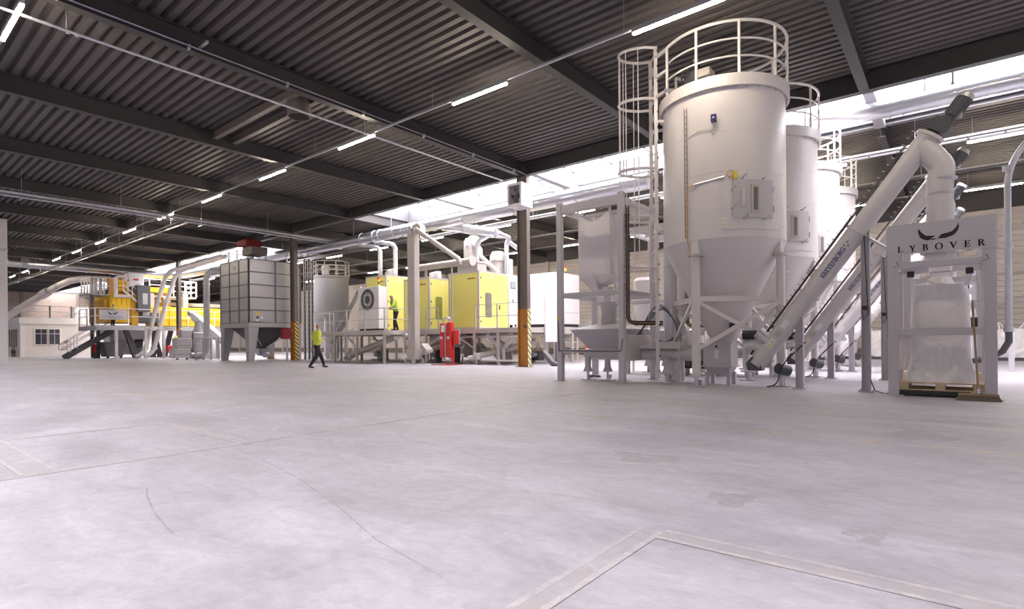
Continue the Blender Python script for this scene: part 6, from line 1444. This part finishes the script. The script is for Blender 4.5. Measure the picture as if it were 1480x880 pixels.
# ------------------------------------------------------------------ right background: sacks on pallets, hose, posts
k = 0
LB = ['at the right edge behind the hose', 'left of the hose, by the cream wall', 'behind the sign frame, right side', 'behind the sign frame, left side', 'between the sign frame and the near tall post', 'left of the near tall post', 'behind the second short conveyor post', 'behind the nearest conveyor post', 'behind the silo legs']
for i, y in enumerate((-3.6, -2.0, -.4, 1.4, 3.0, 4.6, 6.2, 7.8, 9.4)):
    t = thing('bulk_bag', f'white bulk bag on a pallet {LB[i]}', 'bag', (33.6, y, .15), 'white bulk bags stored along the cream wall')
    bag_mesh(33.6, y, .15, 1.2 + .22 * ((i * 7) % 3), 1.1, 1.12, 60 + i, bulge=.14, crumple=.05, slump=.04).build('sack', 'bag' if i % 3 else 'bag_b', t)
    for sx in (-1, 1): MB().tube(spl([(33.2, y + sx * .4, 1.1 + .22 * ((i * 7) % 3)), (33.2, y + sx * .45, 1.5 + .22 * ((i * 7) % 3)), (33.2, y + sx * .2, 1.15 + .22 * ((i * 7) % 3))]), .03, 6).build('lifting_loop', 'bag', t)
    pb_ = thing('dark_pallet', f'dark low pallet under the bulk bag {LB[i]}', 'pallet', (33.6, y, 0), 'dark pallets along the cream wall')
    for dx in (-.5, 0, .5): MB().box(33.6 + dx - .06, y - .62, 0, 33.6 + dx + .06, y + .62, .12).build('runner', 'steel_d', pb_, smooth=False)
    for dy in (-.5, -.25, 0, .25, .5): MB().box(33.0, y + dy - .06, .12, 34.2, y + dy + .06, .149).build('slat', 'steel_d', pb_, smooth=False)
ch = thing('suction_hose', 'upright galvanised pipe ending in a dark hose at the right edge', 'pipe', (14.9, -.85, 0))
hx = 15.2; q = PX(1457, 350, hx); hy = q.y
z0 = PX(1457, 476, hx).z; z1 = PX(1457, 248, hx).z
MB().tube(path([(hx, hy, z0), (hx, hy, z1), (hx, hy - .25, z1 + .55), (hx, hy - .9, z1 + 1.0), (hx, hy - 3, z1 + 1.4)], .3), .058, 14).build('steel_pipe', 'galv', ch)
for z in (z0, PX(1457, 355, hx).z, PX(1457, 243, hx).z): ring_on(MB(), (hx, hy, z), (0, 0, 1), .085, .10).build('coupling', 'galv', ch)
MB().tube([(hx, hy, z0), (hx, hy, z0 - .25), (hx - .02, hy + .1, z0 - .45), (hx - .1, hy + .35, z0 - .62), (hx - .2, hy + .8, z0 - .68)], .062, 14).build('rubber_hose', 'rubber', ch)
MB().tube([(hx, hy - 3, z1 + 1.35), (hx, hy - 3, 8.5)], .02, 6).build('hanger_rod', 'galv', ch)
q = PZ(1462, 537, 0); po = thing('guard_post', 'slim white guard post at the right edge behind the hose', 'post', (q.x, q.y, 0))
MB().bbox(q.x - .07, q.y - .07, .01, q.x + .07, q.y + .07, 1.28, .01).build('shaft', 'frame', po, smooth=False); MB().box(q.x - .12, q.y - .12, 0, q.x + .12, q.y + .12, .012).build('base_plate', 'frame', po, smooth=False)
fcab = thing('floor_cable', 'thin dark cable trailing on the floor between the tall post and the sign frame', 'cable', (12.6, 1.15, 0))
MB().tube([(12.85, 1.30, .25), (12.8, 1.22, .04), (12.65, 1.1, .012), (12.5, 1.02, .012), (12.38, .96, .03)], .010, 6).build('strand', 'cable', fcab)
# ------------------------------------------------------------------ people
def person(name, label, loc, heading, J, H=1.8, jacket='hivis', hair='hair', vest_back=None):
    """J: joints in metres, x = person's right, y = forward, z = up. One skinned body with clothing by region."""
    k = H / 1.8; pts = []; edges = []; rad = []; reg = []; idx = {}
    def P(nm, co, r, region, prev=None):
        idx[nm] = len(pts); pts.append(Vector(co) * k); rad.append((r * k, (r * .85 if isinstance(r, float) else r) * k)); reg.append(region)
        if prev: edges.append((idx[prev], idx[nm]))
    P('pelvis', J['pelvis'], .135, 'leg')
    P('waist', J['waist'], .135, 'top', 'pelvis'); P('chest', J['chest'], .165, 'top', 'waist'); P('upper', J['upper'], .135, 'top', 'chest')
    P('neck', J['neck'], .058, 'skin', 'upper'); P('jaw', J['jaw'], .068, 'skin', 'neck'); P('face', J['face'], .092, 'skin', 'jaw'); P('crown', J['crown'], .085, 'hair', 'face')
    for s in ('l', 'r'):
        P('sh' + s, J['sh' + s], .098, 'top', 'upper'); P('el' + s, J['el' + s], .068, 'top', 'sh' + s); P('wr' + s, J['wr' + s], .046, 'top', 'el' + s); P('pa' + s, J['pa' + s], .036, 'skin', 'wr' + s)
        d = (Vector(J['pa' + s]) - Vector(J['wr' + s])).normalized(); side = d.cross(Vector((0, 0, 1))); side = side.normalized() if side.length > .1 else Vector((1, 0, 0)); cu = d.cross(side).normalized()
        for f, (o, ln) in enumerate(((-.028, .070), (-.009, .085), (.010, .080), (.028, .062))):
            b = Vector(J['pa' + s]) + side * o + d * .03
            P(f'f{f}a' + s, b, .0105, 'skin', 'pa' + s); P(f'f{f}b' + s, b + d * ln * .5 + cu * .008, .009, 'skin', f'f{f}a' + s); P(f'f{f}c' + s, b + d * ln * .85 + cu * .03, .008, 'skin', f'f{f}b' + s)
        b = Vector(J['pa' + s]) - side * .03
        P('tha' + s, b - side * .012 + d * .005, .012, 'skin', 'pa' + s); P('thb' + s, b - side * .035 + d * .045, .009, 'skin', 'tha' + s)
        P('hi' + s, J['hi' + s], .105, 'leg', 'pelvis'); P('kn' + s, J['kn' + s], .082, 'leg', 'hi' + s); P('ca' + s, (Vector(J['kn' + s]) * .6 + Vector(J['an' + s]) * .4), .078, 'leg', 'kn' + s); P('an' + s, J['an' + s], .058, 'leg', 'ca' + s)
        P('he' + s, J['he' + s], .045, 'shoe', 'an' + s); P('to' + s, J['to' + s], .040, 'shoe', 'he' + s)
    me = bpy.data.meshes.new('body_cage'); me.from_pydata(pts, edges, []); ob = bpy.data.objects.new('body_cage', me); COL.objects.link(ob)
    md_ = ob.modifiers.new('skin', 'SKIN'); md_.use_smooth_shade = True
    lay = me.skin_vertices[0] if len(me.skin_vertices) else None
    if lay is None:
        bm_ = None
    for i, r in enumerate(rad): lay.data[i].radius = (r[0], r[0])
    for nm, (rx, ry) in {'chest': (.22, .15), 'waist': (.19, .14), 'upper': (.185, .12), 'pelvis': (.18, .135)}.items(): lay.data[idx[nm]].radius = (rx * k, ry * k)
    for d_ in lay.data: d_.use_root = False
    lay.data[idx['pelvis']].use_root = True
    sb = ob.modifiers.new('sub', 'SUBSURF'); sb.levels = 2; sb.render_levels = 2
    dg = bpy.context.evaluated_depsgraph_get(); ev = ob.evaluated_get(dg)
    nm = bpy.data.meshes.new_from_object(ev)
    bpy.data.objects.remove(ob); 
    mats = ['skin', jacket, 'trouser', 'shoe', hair]; mi = {'skin': 0, 'top': 1, 'leg': 2, 'shoe': 3, 'hair': 4}
    nm.materials.clear()
    for m in mats: nm.materials.append(M[m])
    segs = [(pts[a], pts[b], reg[a], reg[b]) for a, b in edges]
    zmin = min(v.co.z for v in nm.vertices)
    for f in nm.polygons:
        c = f.center; best = None
        for a, b, ra, rb in segs:
            ab = b - a; t = max(0, min(1, (c - a).dot(ab) / max(ab.length_squared, 1e-9))); d = (c - (a + ab * t)).length
            if best is None or d < best[0]: best = (d, ra if t < .5 else rb, rb)
        f.material_index = mi[best[1]]; f.use_smooth = True
    # hips and hem: jacket reaches below the waist
    face = pts[idx['face']]; cr = pts[idx['crown']]
    for f in nm.polygons:
        c = f.center
        if (c - pts[idx['pelvis']]).length < .2 * k and c.z > pts[idx['pelvis']].z + .0 and f.material_index == 2: f.material_index = 1
        if f.material_index in (0, 4) and c.z > pts[idx['jaw']].z:
            f.material_index = 4 if (c.z > face.z + .045 * k or (c.y < face.y - .03 * k and c.z > face.z - .05 * k)) else 0
    for v in nm.vertices: v.co.z -= zmin
    t = thing(name, label, 'person', loc); t.rotation_euler = (0, 0, heading)
    bo = bpy.data.objects.new('body', nm); COL.objects.link(bo); bo.parent = t; OFF[bo.name] = Vector((0, 0, 0)); OFF[t.name] = Vector((0, 0, 0))
    # face details
    fz = face - Vector((0, 0, zmin)); fo = (pts[idx['crown']] - pts[idx['jaw']]).normalized()
    MB().add([fz + Vector((-.016, .082, -.03)), fz + Vector((.016, .082, -.03)), fz + Vector((0, .118, -.025)), fz + Vector((0, .088, .02))], [(0, 1, 2), (0, 2, 3), (1, 3, 2), (0, 3, 1)]).build('nose', 'skin', t)
    for s in (-1, 1):
        MB().tube([fz + Vector((s * .098, -.005, -.025)), fz + Vector((s * .104, -.012, .005)), fz + Vector((s * .098, -.004, .028))], .014, 6).build('ear', 'skin', t)
        MB().cyl(fz + Vector((s * .033, .086, .012)), fz + Vector((s * .033, .092, .012)), .010, 8).build('eye', 'black', t)
    MB().box(fz.x - .026, fz.y + .082, fz.z - .062, fz.x + .026, fz.y + .090, fz.z - .054).build('mouth', 'red_d', t, smooth=False)
    return t
# a man striding to the right across the floor (seen from his left front)
Jw = dict(pelvis=(0, 0, .93), waist=(0, .0, 1.06), chest=(0, .02, 1.27), upper=(0, .02, 1.42), neck=(0, .03, 1.50), jaw=(0, .05, 1.57), face=(0, .06, 1.66), crown=(0, .05, 1.73),
          shl=(-.18, .01, 1.42), ell=(-.25, -.08, 1.17), wrl=(-.12, .14, 1.12), pal=(-.06, .20, 1.13), shr=(.18, .02, 1.42), elr=(.26, -.06, 1.16), wrr=(.10, .16, 1.10), par=(.03, .21, 1.12),
          hil=(-.09, .0, .88), knl=(-.09, .20, .50), anl=(-.09, .33, .11), hel=(-.09, .28, .05), tol=(-.10, .50, .05),
          hir=(.09, 0, .88), knr=(.09, -.04, .48), anr=(.09, -.30, .12), her=(.09, -.36, .06), tor=(.10, -.15, .045))
wp = PZ(458, 531.5, 0)
person('person', 'man in yellow hi-vis jacket and dark trousers walking across the floor', (wp.x, wp.y, 0), math.radians(-100), Jw, 1.93)
# a man leaning on the platform rail, legs crossed, looking left
Jl = dict(pelvis=(0, -.05, .93), waist=(0, -.02, 1.06), chest=(0, .06, 1.26), upper=(0, .10, 1.40), neck=(0, .13, 1.48), jaw=(-.01, .17, 1.54), face=(-.02, .19, 1.63), crown=(-.02, .17, 1.70),
          shl=(-.18, .10, 1.40), ell=(-.34, .20, 1.18), wrl=(-.45, .38, 1.10), pal=(-.50, .44, 1.10), shr=(.18, .08, 1.40), elr=(.28, -.02, 1.14), wrr=(.18, .16, 1.04), par=(.12, .22, 1.04),
          hil=(-.09, -.05, .88), knl=(-.06, .05, .48), anl=(.05, .02, .10), hel=(.06, -.02, .05), tol=(.02, .20, .045),
          hir=(.09, -.05, .88), knr=(.05, .0, .48), anr=(.16, -.18, .10), her=(.17, -.22, .05), tor=(.18, .0, .045))
person('person', 'man in green-yellow hi-vis top leaning on the platform rail by the lime machine', (18.15, 22.32, DKZ), math.radians(70), Jl, 1.9, 'hivis_g')
Jf = dict(Jw); Jf.update(knl=(-.09, .04, .49), anl=(-.09, .0, .10), hel=(-.09, -.04, .05), tol=(-.10, .18, .045), knr=(.09, .04, .49), anr=(.09, 0, .10), her=(.09, -.04, .05), tor=(.10, .18, .045))
fp = PY(163, 466, 51.9)
person('person', 'distant worker in hi-vis jacket standing behind the shredder platform sign', (fp.x, 51.9, PD), math.radians(-60), Jf, 1.8)
